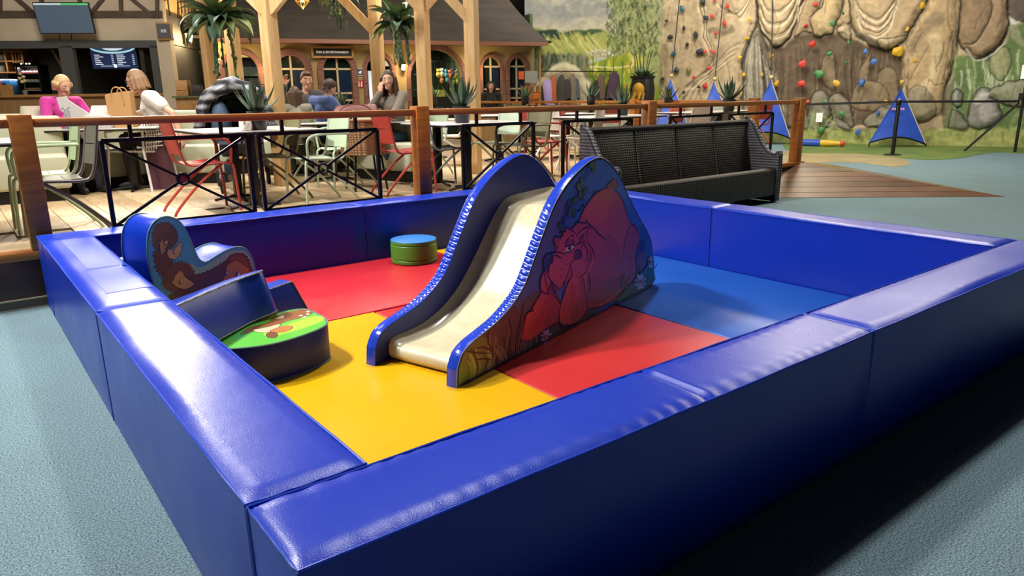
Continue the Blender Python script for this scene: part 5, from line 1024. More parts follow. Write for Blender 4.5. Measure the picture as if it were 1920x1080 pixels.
# dark rooms behind the openings
MB().box(((s0+s1)/2,3.2,2.0),(s1-s0+1,.1,3.6)).build('inner_wall',mat('room_green','4c5c3a',.8,noise=(2,'3c4a2e',2)),hw); MB().box(((s0+s1)/2,1.7,HT+.05),(s1-s0+1,3.4,.06)).build('inner_ceiling',mat('dark_ceiling','1e1b18',.8),hw)
for u in (s0,hs(503),hs(590),hs(676),hs(752),hs(888),s1): MB().box((u,1.7,1.9),(.08,3.0,3.2)).build('partition',mat('room_green'),hw)
# roof
ez=HT
def roof(u,v):
    xl,xr=hs(424)-.3,hs(1030)-.25; t=v; top_l,top_r=xl,hs(1030)-1.2; x=(xl+(xr-xl)*u)*(1-t)+(top_l+(top_r-top_l)*u)*t; x=x-(.35*math.sin(PI*.5*min(1,t*2.2)))*(u**8); return (x,-.55+2.6*t-.25*math.sin(PI*t),ez-.02+2.6*t)
b=MB(); b.sheet(roof,30,14); b.sheet(lambda u,v:(lambda p:(p[0],p[1]+.05,p[2]-.06))(roof(1-u,v)),30,14); b.build('roof',mat('roof_felt','4a423a',.85,noise=(1.2,'3f3832',3,(1,1,6)),bump=(3,.2,(1,1,14))),hw,ang=70)
MB().box(((hs(424)+hs(1030))/2-.28,-.56,ez-.05),(hs(1030)-hs(424),.03,.09)).build('fascia',mat('fascia_wood','8a5a44',.5),hw); MB().box(((hs(424)+hs(1002))/2,-.27,ez-.07),(hs(1002)-hs(424),.55,.03)).build('soffit',mat('soffit','6a4a36',.6),hw)
# hall wall behind, painted black
bw_=MB(); Pa=dep(250,180,22.5); Pb=dep(1017,180,22.0); d=Pb-Pa; b=MB().box((0,0,3.4),(Vector((d.x,d.y,0)).length,.1,6.8)).build('wall_back',mat('black_wall','1b1917',.85),kind='structure'); b.location=((Pa.x+Pb.x)/2,(Pa.y+Pb.y)/2,0); b.rotation_euler=(0,0,math.atan2(d.y,d.x))
# shop goods in the wide arch
rg=random.Random(31); GH=Vector(HM.translation)
def hloc(u,yy,z): return HM@Vector((u,yy,z))
cols=['d9c23a','e0dccf','5fa7b5','d98a4a','7a4fa0','c9d05a','e2b7c0','f0ead8','c24a3a','5f8f4a']
for i,(x,y) in enumerate([(822,138),(829,137),(836,139),(843,140),(849,136),(854,140),(859,137),(864,141),(843,150),(850,152),(857,150),(863,153),(838,147),(828,149),(862,160),(848,165)]):
    u,z=hf(x,y,1.4); P=hloc(u,1.4,z); t=thing('plush_toy','%s plush toy hanging in the wide arch, %s'%(['yellow','cream','teal','orange','purple','lime','pink','white','red','green'][i%10],['top row left','top row, second','top row, third','top row, fourth','top row, middle','top row, sixth','top row, seventh','top row right','lower row left','lower row, second','lower row, third','lower row right','beside the hooks','low at the left','bottom right','bottom middle'][i]),'plush toy',P,rg.uniform(0,3),'plush toys in the shop')
    m=mat('toy_%d'%(i%10),cols[i%10],.8); MB().ball((0,0,-.03),(.07,.06,.085),10,7).build('toy_body',m,t); MB().ball((0,0,.075),(.055,.05,.05),10,7).build('toy_head',m,t)
    for s_ in (-1,1): MB().ball((s_*.045,0,.115),(.02,.015,.02),6,5).build('ear',m,t)
l=bpy.data.lights.new('shop_fill','AREA'); l.size=.6; l.energy=38; l.color=(1,.95,.82); lo=bpy.data.objects.new('shop_fill',l); C.objects.link(lo); lo.parent=hw; lo.location=(hs(822),1.2,HT-.08)  # unseen lamp added to lift the dark shop interior
gr_=thing('display_rack','dark metal toy rack in the wide arch','display rack',hloc(hs(843),1.55,0)); gr_.rotation_euler=(0,0,math.radians(-17.5))
for i in range(7): MB().tube([(-.55+i*.19,0,.4),(-.55+i*.19,0,2.35)],.01,5).build('rack_bar',black,gr_)
for z in (1.2,1.6,2.0,2.35): MB().tube([(-.57,0,z),(.6,0,z)],.01,5).build('rack_bar',black,gr_)
t=thing('shop_till','dark till on the counter in the wide arch','till',hloc(hs(830),1.2,ZP)); MB().box((0,0,.5),(.9,.5,1.0)).build('counter',mat('counter_dark','2f2a26',.6),t); MB().box((-.1,0,1.16),(.34,.1,.28)).build('screen',black,t); MB().box((.28,0,1.1),(.2,.2,.18)).build('stack',mat('toy_5'),t)
# lit doorway (white service area) and yellow vestibule
def lit(name,a,b_,y0,y1,col,str_,off,label):
    u0,z1=hf(a,y0,off); u1,z0=hf(b_,y1,off); P=hloc((u0+u1)/2,off,0); t=thing(name,label,'lit panel',P,math.radians(-17.5)); MB().box((0,0,(z0+z1)/2),(u1-u0,.03,z1-z0)).build('panel',mat('lit_'+name,col,.6,emit=(col,str_)),t); MB().box((0,.02,(z0+z1)/2),(u1-u0+.06,.02,z1-z0+.06)).build('panel_frame',black,t)
lit('service_window',690,706,133,196,'dfeaf2',1.1,.9,'bright white service window in the fourth arch'); lit('transom_light',722,733,113,124,'e8ecc0',1.0,.9,'small bright transom light in the fourth arch'); lit('vestibule_light',428,474,100,116,'ffd877',.9,.6,'warm yellow fanlight in the first arch')
t=thing('kiosk_shutter','teal grey kiosk screen in the first arch','screen',hloc(hs(455),.5,0),math.radians(-17.5)); z=hf(455,134,.5)[1]; z2=hf(455,126,.5)[1]
MB().box((0,0,z),(.85,.03,.22)).build('glass_band',mat('teal_band','5f8079',.3),t); MB().box((0,0,z-.55),(.85,.03,.8)).build('dark_band',mat('slate','2f3a40',.5),t); MB().box((0,0,z+.22),(.85,.03,.2)).build('head_band',black,t)
# sign
def text_mesh(txt,size,ext=.004):
    cu=bpy.data.curves.new('lettering','FONT'); cu.body=txt; cu.size=size; cu.extrude=ext; cu.offset=.0035; cu.align_x='CENTER'; cu.align_y='CENTER'; o=bpy.data.objects.new('tmp',cu); C.objects.link(o)
    dg=bpy.context.evaluated_depsgraph_get(); me=bpy.data.meshes.new_from_object(o.evaluated_get(dg)); bpy.data.objects.remove(o); return me
u0,z1=hf(583,87,-.1); u1,z0=hf(663,109,-.1); t=thing('hanging_sign','black wood framed sign reading FUN & ENTERTAINMENT','sign',hloc((u0+u1)/2,-.1,(z0+z1)/2),math.radians(-17.5)); w,h=u1-u0,z1-z0
pine=mat('pine','b58a52',.55,noise=(6,'a2763f',4,(1,1,5)))
MB().box((0,0,0),(w-.04,.05,h-.04)).build('board',mat('sign_black','151412',.6),t)
for s_ in (-1,1): MB().box((0,-.01,s_*(h/2-.02)),(w,.08,.045)).build('frame_bar',pine,t); MB().box((s_*(w/2-.02),-.01,0),(.045,.08,h)).build('frame_bar',pine,t)
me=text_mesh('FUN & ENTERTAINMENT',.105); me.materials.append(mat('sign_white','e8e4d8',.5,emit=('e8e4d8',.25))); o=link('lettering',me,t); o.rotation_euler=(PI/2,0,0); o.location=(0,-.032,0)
bb=[v.co.x for v in me.vertices]; o.scale=((w-.22)/(max(bb)-min(bb)),)*2+(1,); 
# wall lamps
def sconce(P,rz,label,power=14,s=1.0):
    t=thing('lantern_lamp',label,'wall lamp',P,rz,'lantern wall lamps'); ir=mat('lamp_iron','17130f',.5)
    MB().box((0,.0,.16*s),(.05*s,.03*s,.22*s)).build('back_plate',ir,t); MB().tube(smooth_pts([(0,0,.22*s),(0,-.06*s,.27*s),(0,-.14*s,.24*s),(0,-.16*s,.17*s)],4),.010*s,6).build('bracket',ir,t); MB().tube(smooth_pts([(0,-.01*s,.10*s),(0,-.06*s,.13*s),(0,-.05*s,.2*s),(0,-.02*s,.17*s)],4),.007*s,6).build('scroll',ir,t)
    MB().lathe([(.035*s,-.02*s),(.062*s,.10*s)],6,c=(0,-.16*s,0)).build('glass',mat('lamp_glass','ffe2a0',.4,emit=('ffcf7a',5)),t); MB().lathe([(.075*s,.10*s),(.05*s,.15*s),(.012*s,.18*s)],6,c=(0,-.16*s,0)).build('hood',ir,t); MB().lathe([(.01*s,-.07*s),(.04*s,-.03*s),(.04*s,-.02*s)],6,c=(0,-.16*s,0)).build('finial',ir,t)
    l=bpy.data.lights.new('lamp_bulb','POINT'); l.energy=power; l.color=(1,.72,.36); l.shadow_soft_size=.05; lo=bpy.data.objects.new('lamp_bulb',l); C.objects.link(lo); lo.parent=t; lo.location=(0,-.30*s,.02)
    return t
for x,y,l in ((502,132,'lit lantern between the first arch and the first window'),(756,130,'lit lantern beside the head of the woman in grey'),(894,134,'lit lantern behind the rightmost timber post')):
    u,z=hf(x,y,-.16); sconce(hloc(u,0,z),math.radians(-17.5),l,26,1.15)
# small notices on the house wall
def notice(a,b_,y0,y1,col,label,marks,cat='sign'):
    u0,z1=hf(a,y0); u1,z0=hf(b_,y1); t=thing('notice_sign',label,cat,hloc((u0+u1)/2,-.02,(z0+z1)/2),math.radians(-17.5)); w,h=u1-u0,z1-z0
    MB().box((0,0,0),(w,.02,h)).build('plate',mat('pl_'+col,col,.5),t); p=Print((0,-.011,0),(1,0,0),(0,0,1),(0,-1,0))
    for pts,c_ in marks: p.poly([(x*w/2,z*h/2) for x,z in pts],c_)
    p.build('pictogram',attr_mat('printed_sign',.5),t); return t
rect=lambda x0,z0,x1,z1:[(x0,z0),(x1,z0),(x1,z1),(x0,z1)]
fl=[(rect(-.95,-.95,.95,.95),'a82a22'),(rect(-.7,-.8,-.25,.4),'e8ded2'),(rect(-.6,.4,-.35,.75),'e8ded2'),([(.2,-.8),(.75,-.8),(.6,-.1),(.75,.3),(.5,.8),(.35,.3),(.2,0)],'e8ded2')]
notice(394,415,112,131,'d8dcd0','green and white emergency sign left of the first arch',[(rect(-.95,-.9,.25,.9),'1f6a3c'),(rect(.32,-.9,.95,.9),'1f6a3c'),([(-.7,0),(-.5,.5),(-.3,.35),(-.1,.5),(.05,0),(-.35,-.6)],'e6ece0'),([(.45,-.5),(.6,.5),(.75,.5),(.85,-.5)],'e6ece0')])
notice(398,414,136,151,'a82a22','red fire extinguisher sign left of the first arch',fl); notice(669,681,150,164,'a82a22','red fire extinguisher sign left of the fourth arch',fl)
notice(668,681,129,142,'c8ccd0','dark blue sign with a white dog symbol left of the fourth arch',[(rect(-.85,-.85,.85,.85),'1d2a48'),([(-.5,-.3),(-.3,.2),(.2,.5),(.6,.3),(.5,-.1),(.3,-.5),(-.2,-.4)],'e6e8ea')])
u,z=hf(417,163); t=thing('reader_board','white board with a grey card reader below the fire sign','panel',hloc(u,-.03,z),math.radians(-17.5)); MB().box((0,0,0),(.40,.03,.34)).build('board',mat('white_card'),t); MB().box((.02,-.03,-.04),(.2,.05,.22)).build('reader',mat('reader_grey','5a5a58',.4),t); MB().box((.02,-.058,-.06),(.11,.01,.12)).build('reader_screen',mat('reader_screen','9aa0a4',.3),t); MB().box((-.13,-.02,.0),(.03,.02,.1)).build('handle',black,t)
# wooden slats and notice right of the last arch
t=thing('slat_screen','wooden slat screen with a grey board at the right end of the house','screen',hloc(hs(986),-.35,ZP),math.radians(-17.5))
for i in range(6): MB().box((-.22+i*.085,0,.72),(.06,.03,1.05)).build('slat',mat('slat_%d'%(i%3),('9a4a24','b58a5a','8a5a30')[i%3],.6),t)
MB().box((.0,-.03,1.48),(.36,.02,.3)).build('board',mat('board_grey','8f8a80',.6),t); MB().box((.26,0,1.1),(.035,.04,2.2)).build('edge_post',pine,t); MB().box((-.28,-.03,1.52),(.14,.02,.2)).build('orange_card',mat('orange_card','d4521f',.6),t)
# ================================================================ bar building at the left
BM,bf,bE,bN=vplane(310,14.8,-31); bl=lambda u,y,z:BM@Vector((u,y,z))
bar=thing('bar_building','half-timbered bar front with a grey framed counter opening','building'); holder(bar,BM)
def bxy(x,y,off=0): return bf(x,y,off)
def bbox(name,a,y0,b_,y1,m,off=0,th=.06,parent=bar,bev=0):
    (u0,z1),(u1,z0)=bxy(a,y0,off),bxy(b_,y1,off); return MB().box(((u0+u1)/2,off,(z0+z1)/2),(abs(u1-u0),th,abs(z1-z0))).build(name,m,parent,bev=bev)
zb=bxy(150,77)[1]; ub0=bxy(-120,77)[0]; ub1=bxy(312,77)[0]
MB().box(((ub0+ub1)/2,.1,(zb+4.6)/2),(ub1-ub0,.2,4.6-zb)).build('plaster_wall',cream,bar)
timber=mat('dark_timber','5a4a3c',.7,noise=(4,'4a3c30',5,(1,1,1)),bump=(8,.25)); grey=mat('grey_frame','4b4b4a',.6)
zc=bxy(150,27)[1]; MB().box(((ub0+ub1)/2,-.02,zc),(ub1-ub0,.06,.125)).build('timber_beam',timber,bar)
def tbar(a,b_,w=.11): (u0,z0),(u1,z1)=bxy(*a),bxy(*b_); MB().bar((u0,-.02,z0),(u1,-.02,z1),w,.06).build('timber_brace',timber,bar)
for a,b_ in (((2,-60),(2,22)),((20,-14),(62,22)),((208,-18),(172,26)),((150,-60),(152,24)),((80,-60),(80,20)),((226,-60),(229,28)),((243,-6),(290,32)),((296,-60),(296,32))): tbar(a,b_,.11)
MB().box(((ub0+ub1)/2,.02,zb-.065),(ub1-ub0,.16,.14)).build('grey_lintel',grey,bar)
def gpost(x,w,ytop): u,z=bxy(x,ytop); MB().box((u,.02,(z+ZP)/2),(w,.16,z-ZP)).build('grey_post',grey,bar)
gpost(124,.26,86); gpost(292,.22,86); gpost(-110,.3,86); u,z=bxy(308,80); MB().box((u+.02,.0,(z+ZP)/2+.1),(.26,.24,z-ZP+.2)).build('corner_pilaster',cream,bar)
blackw=mat('bar_black','121311',.7)
MB().box(((ub0+ub1)/2,2.4,1.9),(ub1-ub0,.08,3.2)).build('bar_back_wall',blackw,bar); MB().box(((ub0+ub1)/2,1.3,zb-.02),(ub1-ub0,2.4,.05)).build('bar_ceiling',blackw,bar); MB().box((ub1-.05,1.3,1.7),(.06,2.2,2.8)).build('bar_side_wall',blackw,bar)
cz=bxy(150,196)[1]; MB().box(((ub0+ub1)/2,.25,(ZP+1.5)/2),(ub1-ub0-.3,.5,1.1)).build('counter_front',mat('counter_wood','a8845a',.5,noise=(5,'94734b',4,(5,1,1))),bar); MB().box(((ub0+ub1)/2,.22,1.525),(ub1-ub0-.3,.62,.05)).build('counter_top',pine,bar)
# open shelf behind the counter
def shelf_unit(a,b_,y0,y1,cols_,rows,off,label):
    (u0,z1),(u1,z0)=bxy(a,y0,off),bxy(b_,y1,off); t=thing('bar_shelf',label,'shelf',bl((u0+u1)/2,off,0),math.radians(-31)); w=u1-u0
    for r_ in rows: MB().box((0,0,z0+(z1-z0)*r_),(w,.26,.03)).build('shelf_board',pine,t)
    for c_ in cols_: MB().box((-w/2+w*c_,0,(z0+z1)/2),(.035,.26,z1-z0)).build('upright',pine,t)
    return t,z0,z1,(u0+u1)/2,w
T,z0,z1,uc,w=shelf_unit(-70,52,86,136,(0,.45,.72,1),(0,.42,.78,1),2.1,'pine shelf with pots behind the bar counter')
for k,(x,y,l,kind) in enumerate(((5,112,'trailing plant in a pot on the bar shelf','plant'),(34,118,'wicker lantern on the bar shelf','lantern'),(4,134,'small pale pot on the lowest bar shelf','pot'),(37,134,'small round pale pot on the lowest bar shelf','pot'))):
    u,z=bxy(x,y,2.05); o=thing('shelf_'+kind,l,kind,bl(u,2.05,z+.0),0)
    if kind=='pot': MB().lathe([(.05,-.02),(.07,.0),(.075,.10),(.06,.12),(.05,.10)],16).build('pot_body',mat('clay_pale','b8a078',.6),o)
    elif kind=='lantern':
        MB().lathe([(.10,0),(.10,.02)],14).build('base',pine,o); MB().lathe([(.11,.24),(.08,.29),(.02,.31)],14).build('top',pine,o)
        for i in range(10): a=i*PI/5; MB().tube([(.095*math.cos(a),.095*math.sin(a),.0),(.10*math.cos(a),.10*math.sin(a),.26)],.008,5).build('cane',pine,o)
    else:
        MB().lathe([(.06,-.0),(.08,.1),(.07,.1)],14).build('pot_body',mat('clay_pale'),o); r=random.Random(2)
        for i in range(16): q=link('leaf',AG[i%3],o); q.matrix_local=Matrix.Translation((0,0,.1))@Matrix.Rotation(i*2.4,4,'Z')@Matrix.Rotation(r.uniform(-.8,.9),4,'Y')@Matrix.Scale(.55,4)
shelf_unit(263,290,88,176,(0,1),(0,.34,.70,1),2.0,'dark bay shelf right of the menu screen')
u,z=bxy(281,143,1.95); o=thing('shelf_basket','round pale basket on the bay shelf right of the menu','basket',bl(u,1.95,z)); MB().lathe([(.06,0),(.1,.04),(.1,.12),(.08,.15),(.07,.13)],16).build('basket_body',mat('clay_pale'),o)
u,z=bxy(104,88,1.9); MB().bar((u-.1,1.9,z),(u+.35,1.9,z-1.1),.05,.05).build('slanting_stud',pine,bar)
# pastry fridge
u,z=bxy(73,200,.9); fr=thing('pastry_fridge','tall black pastry fridge with lit shelves on the bar','fridge',bl(u,.9,1.55),math.radians(-31)); zt=bxy(73,124,.9)[1]-1.55
for s_ in (-1,1): MB().box((s_*.21,0,zt/2),(.03,.40,zt)).build('side',black,fr)
MB().box((0,.19,zt/2),(.42,.02,zt)).build('back_panel',mat('fridge_back','3a3c3c',.5),fr); MB().box((0,0,zt+.01),(.46,.42,.05)).build('top',black,fr)
for i,z_ in enumerate((.12,.34,.56)):
    MB().box((0,0,z_*zt/.75),(.40,.36,.012)).build('glass_shelf',mat('shelf_glass','9aa3a0',.2),fr)
    for j in range(5):
        t=MB().ball((-.15+.075*j,-.08,z_*zt/.75+.03),(.034,.05,.026),10,6).build('pastry',mat('pastry_%d'%i,('8f6f45','a8a48c','c9463f')[i],.6),fr)
for s_ in (-.1,.0,.06): MB().ball((s_,-.2,zt+.04),.018,8,6).build('lamp_bead',mat('bead','fff2dc',.3,emit=('ffe8c8',4)),fr)
l=bpy.data.lights.new('fridge_strip','AREA'); l.shape='RECTANGLE'; l.size=.36; l.size_y=.05; l.energy=7; l.color=(.95,.98,1); lo=bpy.data.objects.new('fridge_strip',l); C.objects.link(lo); lo.parent=fr; lo.location=(0,-.1,zt-.03)
l=bpy.data.lights.new('bar_shelf_fill','AREA'); l.size=.5; l.energy=26; l.color=(1,.82,.58); lo=bpy.data.objects.new('bar_shelf_fill',l); C.objects.link(lo); lo.parent=bar; lo.location=(ub1-4.2,1.2,zb-.12)  # unseen lamp added so the shelves behind the counter show
# slush machines
for k,(x,c_,l) in enumerate(((25,'3f8fd0','slush machine with blue slush on the bar'),(-2,'d0503a','slush machine with red slush at the left edge of the bar'))):
    u,z=bxy(x,196,.5); t=thing('slush_machine',l,'slush machine',bl(u,.5,1.55),math.radians(-31)); zz=bxy(x,148,.5)[1]-1.55
    MB().box((0,0,zz*.3),(.22,.36,zz*.6)).build('base_body',mat('slush_navy','1f3f63',.4),t,bev=.02); MB().box((0,0,zz*.75),(.19,.32,zz*.3)).build('tank',mat('slush_'+c_,c_,.2,emit=(c_,.35)),t,bev=.03,seg=3); MB().box((0,0,zz*.94),(.2,.33,zz*.1)).build('lid',mat('lit_lid','dfeaf2',.3,emit=('dfeaf2',.8)),t,bev=.02); MB().box((0,-.2,zz*.55),(.05,.06,.12)).build('tap',black,t)
# wooden menu holder on the counter
u,z=bxy(18,200,.1); t=thing('menu_board','small pale wooden board on the bar counter','board',bl(u,.1,1.55),math.radians(-31)); MB().box((0,0,.1),(.24,.03,.2)).build('board',pine,t)
# orchid
u,z=bxy(50,190,.4); t=thing('orchid','white and yellow orchid on the bar','plant',bl(u,.4,1.55)); MB().lathe([(.04,0),(.055,.09),(.045,.09)],14).build('pot_body',mat('clay_pale'),t); MB().tube(smooth_pts([(0,0,.08),(.02,0,.25),(-.03,0,.42)],4),.006,5).build('stem',mat('stem_green','4f6a34',.6),t)
for i,(x_,z_) in enumerate(((-.03,.42),(.02,.36),(-.05,.33),(.03,.28),(-.02,.26))): MB().ball((x_,-.02,z_),(.035,.015,.03),8,6).build('blossom',mat('blossom','d9c48a',.6),t)
# menu screen (lit) and the dark television
def screen(name,a,y0,b_,y1,off,label,tilt,frame,paintfn,lit_m,ld=0):
    (u0,z1),(u1,z0)=bxy(a,y0,off),bxy(b_,y1,off); w,h=abs(u1-u0),abs(z1-z0); t=thing(name,label,'screen',bl((u0+u1)/2,off,(z0+z1)/2)); t.rotation_euler=(tilt,0,math.radians(-31+ld)); 
    MB().box((0,.03,0),(w+.03,.05,h+.03)).build('casing',black,t,bev=.006); p=Print((0,.004,0),(1,0,0),(0,0,1),(0,-1,0)); paintfn(p,w,h); p.build('display',lit_m,t); return t
def emit_attr(name,s):
    m,n,L,b=nmat(name); a=n.new('ShaderNodeAttribute'); a.attribute_name='Col'; L.new(a.outputs['Color'],b.inputs['Emission Color']); b.inputs['Emission Strength'].default_value=s; L.new(a.outputs['Color'],b.inputs['Base Color']); b.inputs['Roughness'].default_value=.2; return m
def menu(p,w,h):
    p.poly([(-w/2,-h/2),(w/2,-h/2),(w/2,h/2),(-w/2,h/2)],'1d2744')
    arc=[(w*.5*math.cos(PI+PI*i/14)*1.02,h*.5+h*.32*math.sin(PI+PI*i/14)) for i in range(15)]; p.poly([q for q in arc if abs(q[0])<=w/2] ,'a8d4e0'); p.poly([(x*.9,h*.5+(z-h*.5)*.72) for x,z in arc],'2c4058'); p.poly([(x*.5,h*.5+(z-h*.5)*.55) for x,z in arc],'cfe6ec')
    r=random.Random(6)
    for col,(xa,xp) in enumerate(((-.43,-.06),(.06,.40))):
        for i in range(6):
            z=h*(.12-.085*i); x=xa*w; L_=r.choice([.09,.14,.17,.19,.12,.16])*w; k=x
            while k<x+L_: dx=w*.0075; p.poly([(k,z-h*.018),(k+dx,z-h*.018),(k+dx,z+h*.022*r.uniform(.7,1)),(k,z+h*.022)],'cfd8e6'); k+=dx*1.35
            k=xp*w
            for j in range(4): dx=w*.0085; p.poly([(k,z-h*.018),(k+dx,z-h*.018),(k+dx,z+h*.02),(k,z+h*.02)],'b8c6dc'); k+=dx*1.4
    for x0_,x1_ in ((-.32,-.06),(.06,.32)): p.poly([(x0_*w,-h*.40),(x1_*w,-h*.40),(x1_*w,-h*.375),(x0_*w,-h*.375)],'9db4cc')
    p.poly([(w*.042*math.cos(i*PI/9),-h*.385+w*.042*math.sin(i*PI/9)) for i in range(18)],'c6dbe2')
screen('menu_screen',168,88,259,128,.25,'lit menu screen above the bar counter',.10,black,menu,emit_attr('menu_glow',1.25))
def tvp(p,w,h):
    p.poly([(-w/2,-h/2),(w/2,-h/2),(w/2,h/2),(-w/2,h/2)],'4b5a6a'); p.poly([(-w/2,h*.44),(0,h*.44),(0,h*.5),(-w/2,h*.5)],'b8ccd0'); p.poly([(0,h*.44),(w/2,h*.44),(w/2,h*.5),(0,h*.5)],'58c070')
tvm=emit_attr('tv_glow',.6); screen('television',64,6,175,62,-.45,'large switched-off television with an added dull blue glow above the bar',.22,black,tvp,tvm,0)  # screen is off; its dull blue tone is given by emission
for x in (113,135): (u,z1),(u2,z0)=bxy(x,60),bxy(x+2,86); tag(MB().tube([bl(u,-.03,z1),bl(u2,-.06,z0)],.008,5).build('screen_cable',black),'thin black cable below the television, %s'%('left one' if x<120 else 'right one'),'cable')
# ---- return wall with the lantern
RM,rf,rE,rN=vplane(312,14.85,57); rl=lambda u,y,z:RM@Vector((u,y,z)); ret=thing('bar_annex','cream half-timbered side of the bar with a lattice','building'); holder(ret,RM)
U0,U1=0.0,rf(402,100)[0]; sgn=-1 if RM.to_3x3().determinant()<0 else 1
zt=rf(350,88)[1]; zA=rf(330,84)[1]
MB().box(((U0+U1)/2,.1,(zA-.02+4.6)/2),(abs(U1-U0),.2,4.6-zA+.02)).build('plaster_wall',mat('cream_warm','c2a878',.8,noise=(2,'b89c6a',4)),ret)
z38=rf(318,42)[1]; MB().box(((U0+U1)/2,-.02,z38),(abs(U1-U0),.06,.14)).build('timber_beam',timber,ret); MB().box(((U0+U1)/2,.0,zA-.05),(abs(U1-U0),.12,.12)).build('grey_lintel',mat('olive_lintel','6a6048',.6),ret)
for i in range(6):
    x=U0+(U1-U0)*(i+.3)/6; MB().bar((x,-.004,z38+.06),(x+(.0 if i%3 else .12),-.004,4.6),.05,.02).build('timber_stud',timber,ret)
for i in range(5):
    x=U0+(U1-U0)*(.40+.06*i)
    for s_ in (-1,1): MB().bar((x-s_*.22,-.008,z38+.1),(x+s_*.22,-.008,4.3),.03,.015).build('lattice_slat',timber,ret)
MB().box(((U0+U1)/2,.38,1.7),(abs(U1-U0),.08,2.8)).build('inner_wall',mat('dark_olive','2b2b20',.8),ret)
MB().box((U0+(U1-U0)*.93,.1,1.6),(.5,.24,2.6)).build('olive_pier',mat('olive_wall','4a4a36',.8),ret)
MB().box((U0+(U1-U0)*.5,.1,.9),(abs(U1-U0),.3,1.0)).build('side_counter',mat('green_counter','5f6a42',.6),ret)
t=thing('side_shelf','pine cupboard shelf in the side opening of the bar','shelf',rl(U0+(U1-U0)*.35,.2,0),math.radians(57))
for z in (1.15,1.75,2.25): MB().box((0,0,z),(1.0,.18,.03)).build('shelf_board',pine,t)
for x in (-.5,.5): MB().box((x,0,1.7),(.04,.18,1.15)).build('upright',pine,t)
u,z=rf(352,75,-.18); sconce(rl(u,0,z),math.radians(57) if 1 else 0,'lit iron lantern on the side wall of the bar',150,1.35)
# wooden box sign at the corner
P=dep(308,58,14.3); t=thing('box_sign','pine box sign with a dark face at the bar corner','sign',P,math.radians(-24)); MB().box((.0,.09,0),(.30,.17,.33)).build('box',pine,t,bev=.006); MB().box((-.01,-.002,0),(.24,.02,.27)).build('face',mat('slate_face','4a4b4e',.6),t)
p=Print((-.01,-.013,0),(1,0,0),(0,0,1),(0,-1,0))
for k in range(4): p.poly([(-.05+k*.026,-.03),(-.032+k*.026,-.03),(-.032+k*.026,.03),(-.05+k*.026,.03)],'c9c9c4')
p.build('lettering',attr_mat('printed_sign'),t)
P=dep(305,-8,14.2); t=thing('orange_flag_board','reddish wooden board end above the box sign','board',P,math.radians(-24)); MB().box((0,0,.1),(.30,.05,.3),rz=Matrix.Rotation(.6,4,'Y')).build('board',mat('red_board','9a5a40',.6),t)
# service station with things on it
P=dep(384,190,12.5); ST=(P.x,P.y); t=thing('service_station','wooden service station with a green top behind the stroller','counter',(P.x,P.y,ZP),math.radians(-31)); MB().box((0,0,.52),(.86,.34,1.04)).build('cabinet',mat('counter_wood'),t,bev=.006); MB().box((0,0,1.055),(.95,.42,.03)).build('counter_top',mat('green_counter','5f6a42',.6),t)
for k in range(3): MB().box((-.28+k*.28,-.175,.5),(.26,.012,.9)).build('door',pine,t)
ex_=Vector((math.cos(math.radians(-31)),math.sin(math.radians(-31)),0))
for i,(k,c_,l,s_) in enumerate(((-.33,'b58a5a','pine drawer box on the service station',(.2,.2,.26)),(-.1,'3a3834','dark grey bin on the service station',(.15,.16,.18)),(.2,'d8d2c4','pale stack of trays on the service station',(.3,.2,.08)))):
    Q=Vector((P.x,P.y,0))+ex_*k; t=thing('counter_box',l,'box',(Q.x,Q.y,ZP+1.071+s_[2]/2),math.radians(-31)); MB().box((0,0,0),s_).build('box_body',mat('cb_'+c_,c_,.6),t,bev=.006); MB().box((0,-s_[1]/2-.004,0),(s_[0]*.8,.008,s_[2]*.25)).build('front_panel',mat('cb2_'+c_,c_,.4),t)
# ================================================================ timber pergola, hanging plants, pendant
pg=thing('timber_pergola','pale timber pergola posts with braces among the dining tables','pergola',(0,0,ZP)); tim=mat('pale_timber','d8b480',.6,noise=(4,'c89f68',5,(6,6,.7)),bump=(10,.1,(5,5,.5)))
def ppost(x,D,w,rz,braces=()):
    P=dep(x,180,D); Q=Vector((P.x,P.y,0)); o=MB().box((0,0,1.6),(w,w,3.2),rz=rz).build('post',tim,pg,bev=.006,loc=(P.x,P.y,0))
    for (bx,by,ty,sgn_) in braces:
        z0=dep(x,by,D).z-ZP; d=Vector((math.cos(bx),math.sin(bx),0)); MB().bar(Q+Vector((0,0,z0-.02))+d*.02,Q+d*.85+Vector((0,0,z0+.85)),w*.8,w*.8).build('brace',tim,pg)
A_=math.radians
ppost(399,11.6,.145,.3); ppost(447,10.3,.15,.25); ppost(516,8.3,.15,.3,((A_(142),22,0,0),(A_(-38),22,0,0))); ppost(712,10.2,.145,.5,((A_(142),60,0,0),(A_(60),52,0,0))); ppost(797,9.6,.15,.5,((A_(142),18,0,0),(A_(-38),18,0,0))); ppost(887,9.4,.15,.5,((A_(142),38,0,0),))
for a,b_ in (((399,11.6),(712,10.2)),((447,10.3),(516,8.3)),((712,10.2),(797,9.6)),((797,9.6),(887,9.4))):
    P,Q=dep(a[0],180,a[1]),dep(b_[0],180,b_[1]); MB().bar((P.x,P.y,3.22),(Q.x,Q.y,3.22),.15,.15).build('beam',tim,pg)
fernm=[mat('fern_%d'%i,c,.5,noise=(7,d,3)) for i,(c,d) in enumerate((('3c5634','5f7846'),('34503a','5a7460'),('5a7040','8c9866'),('2c4634','466450')))]
FL=[leaf_mesh('leaf',.44,.056,.75,fernm[i],.70) for i in range(4)]
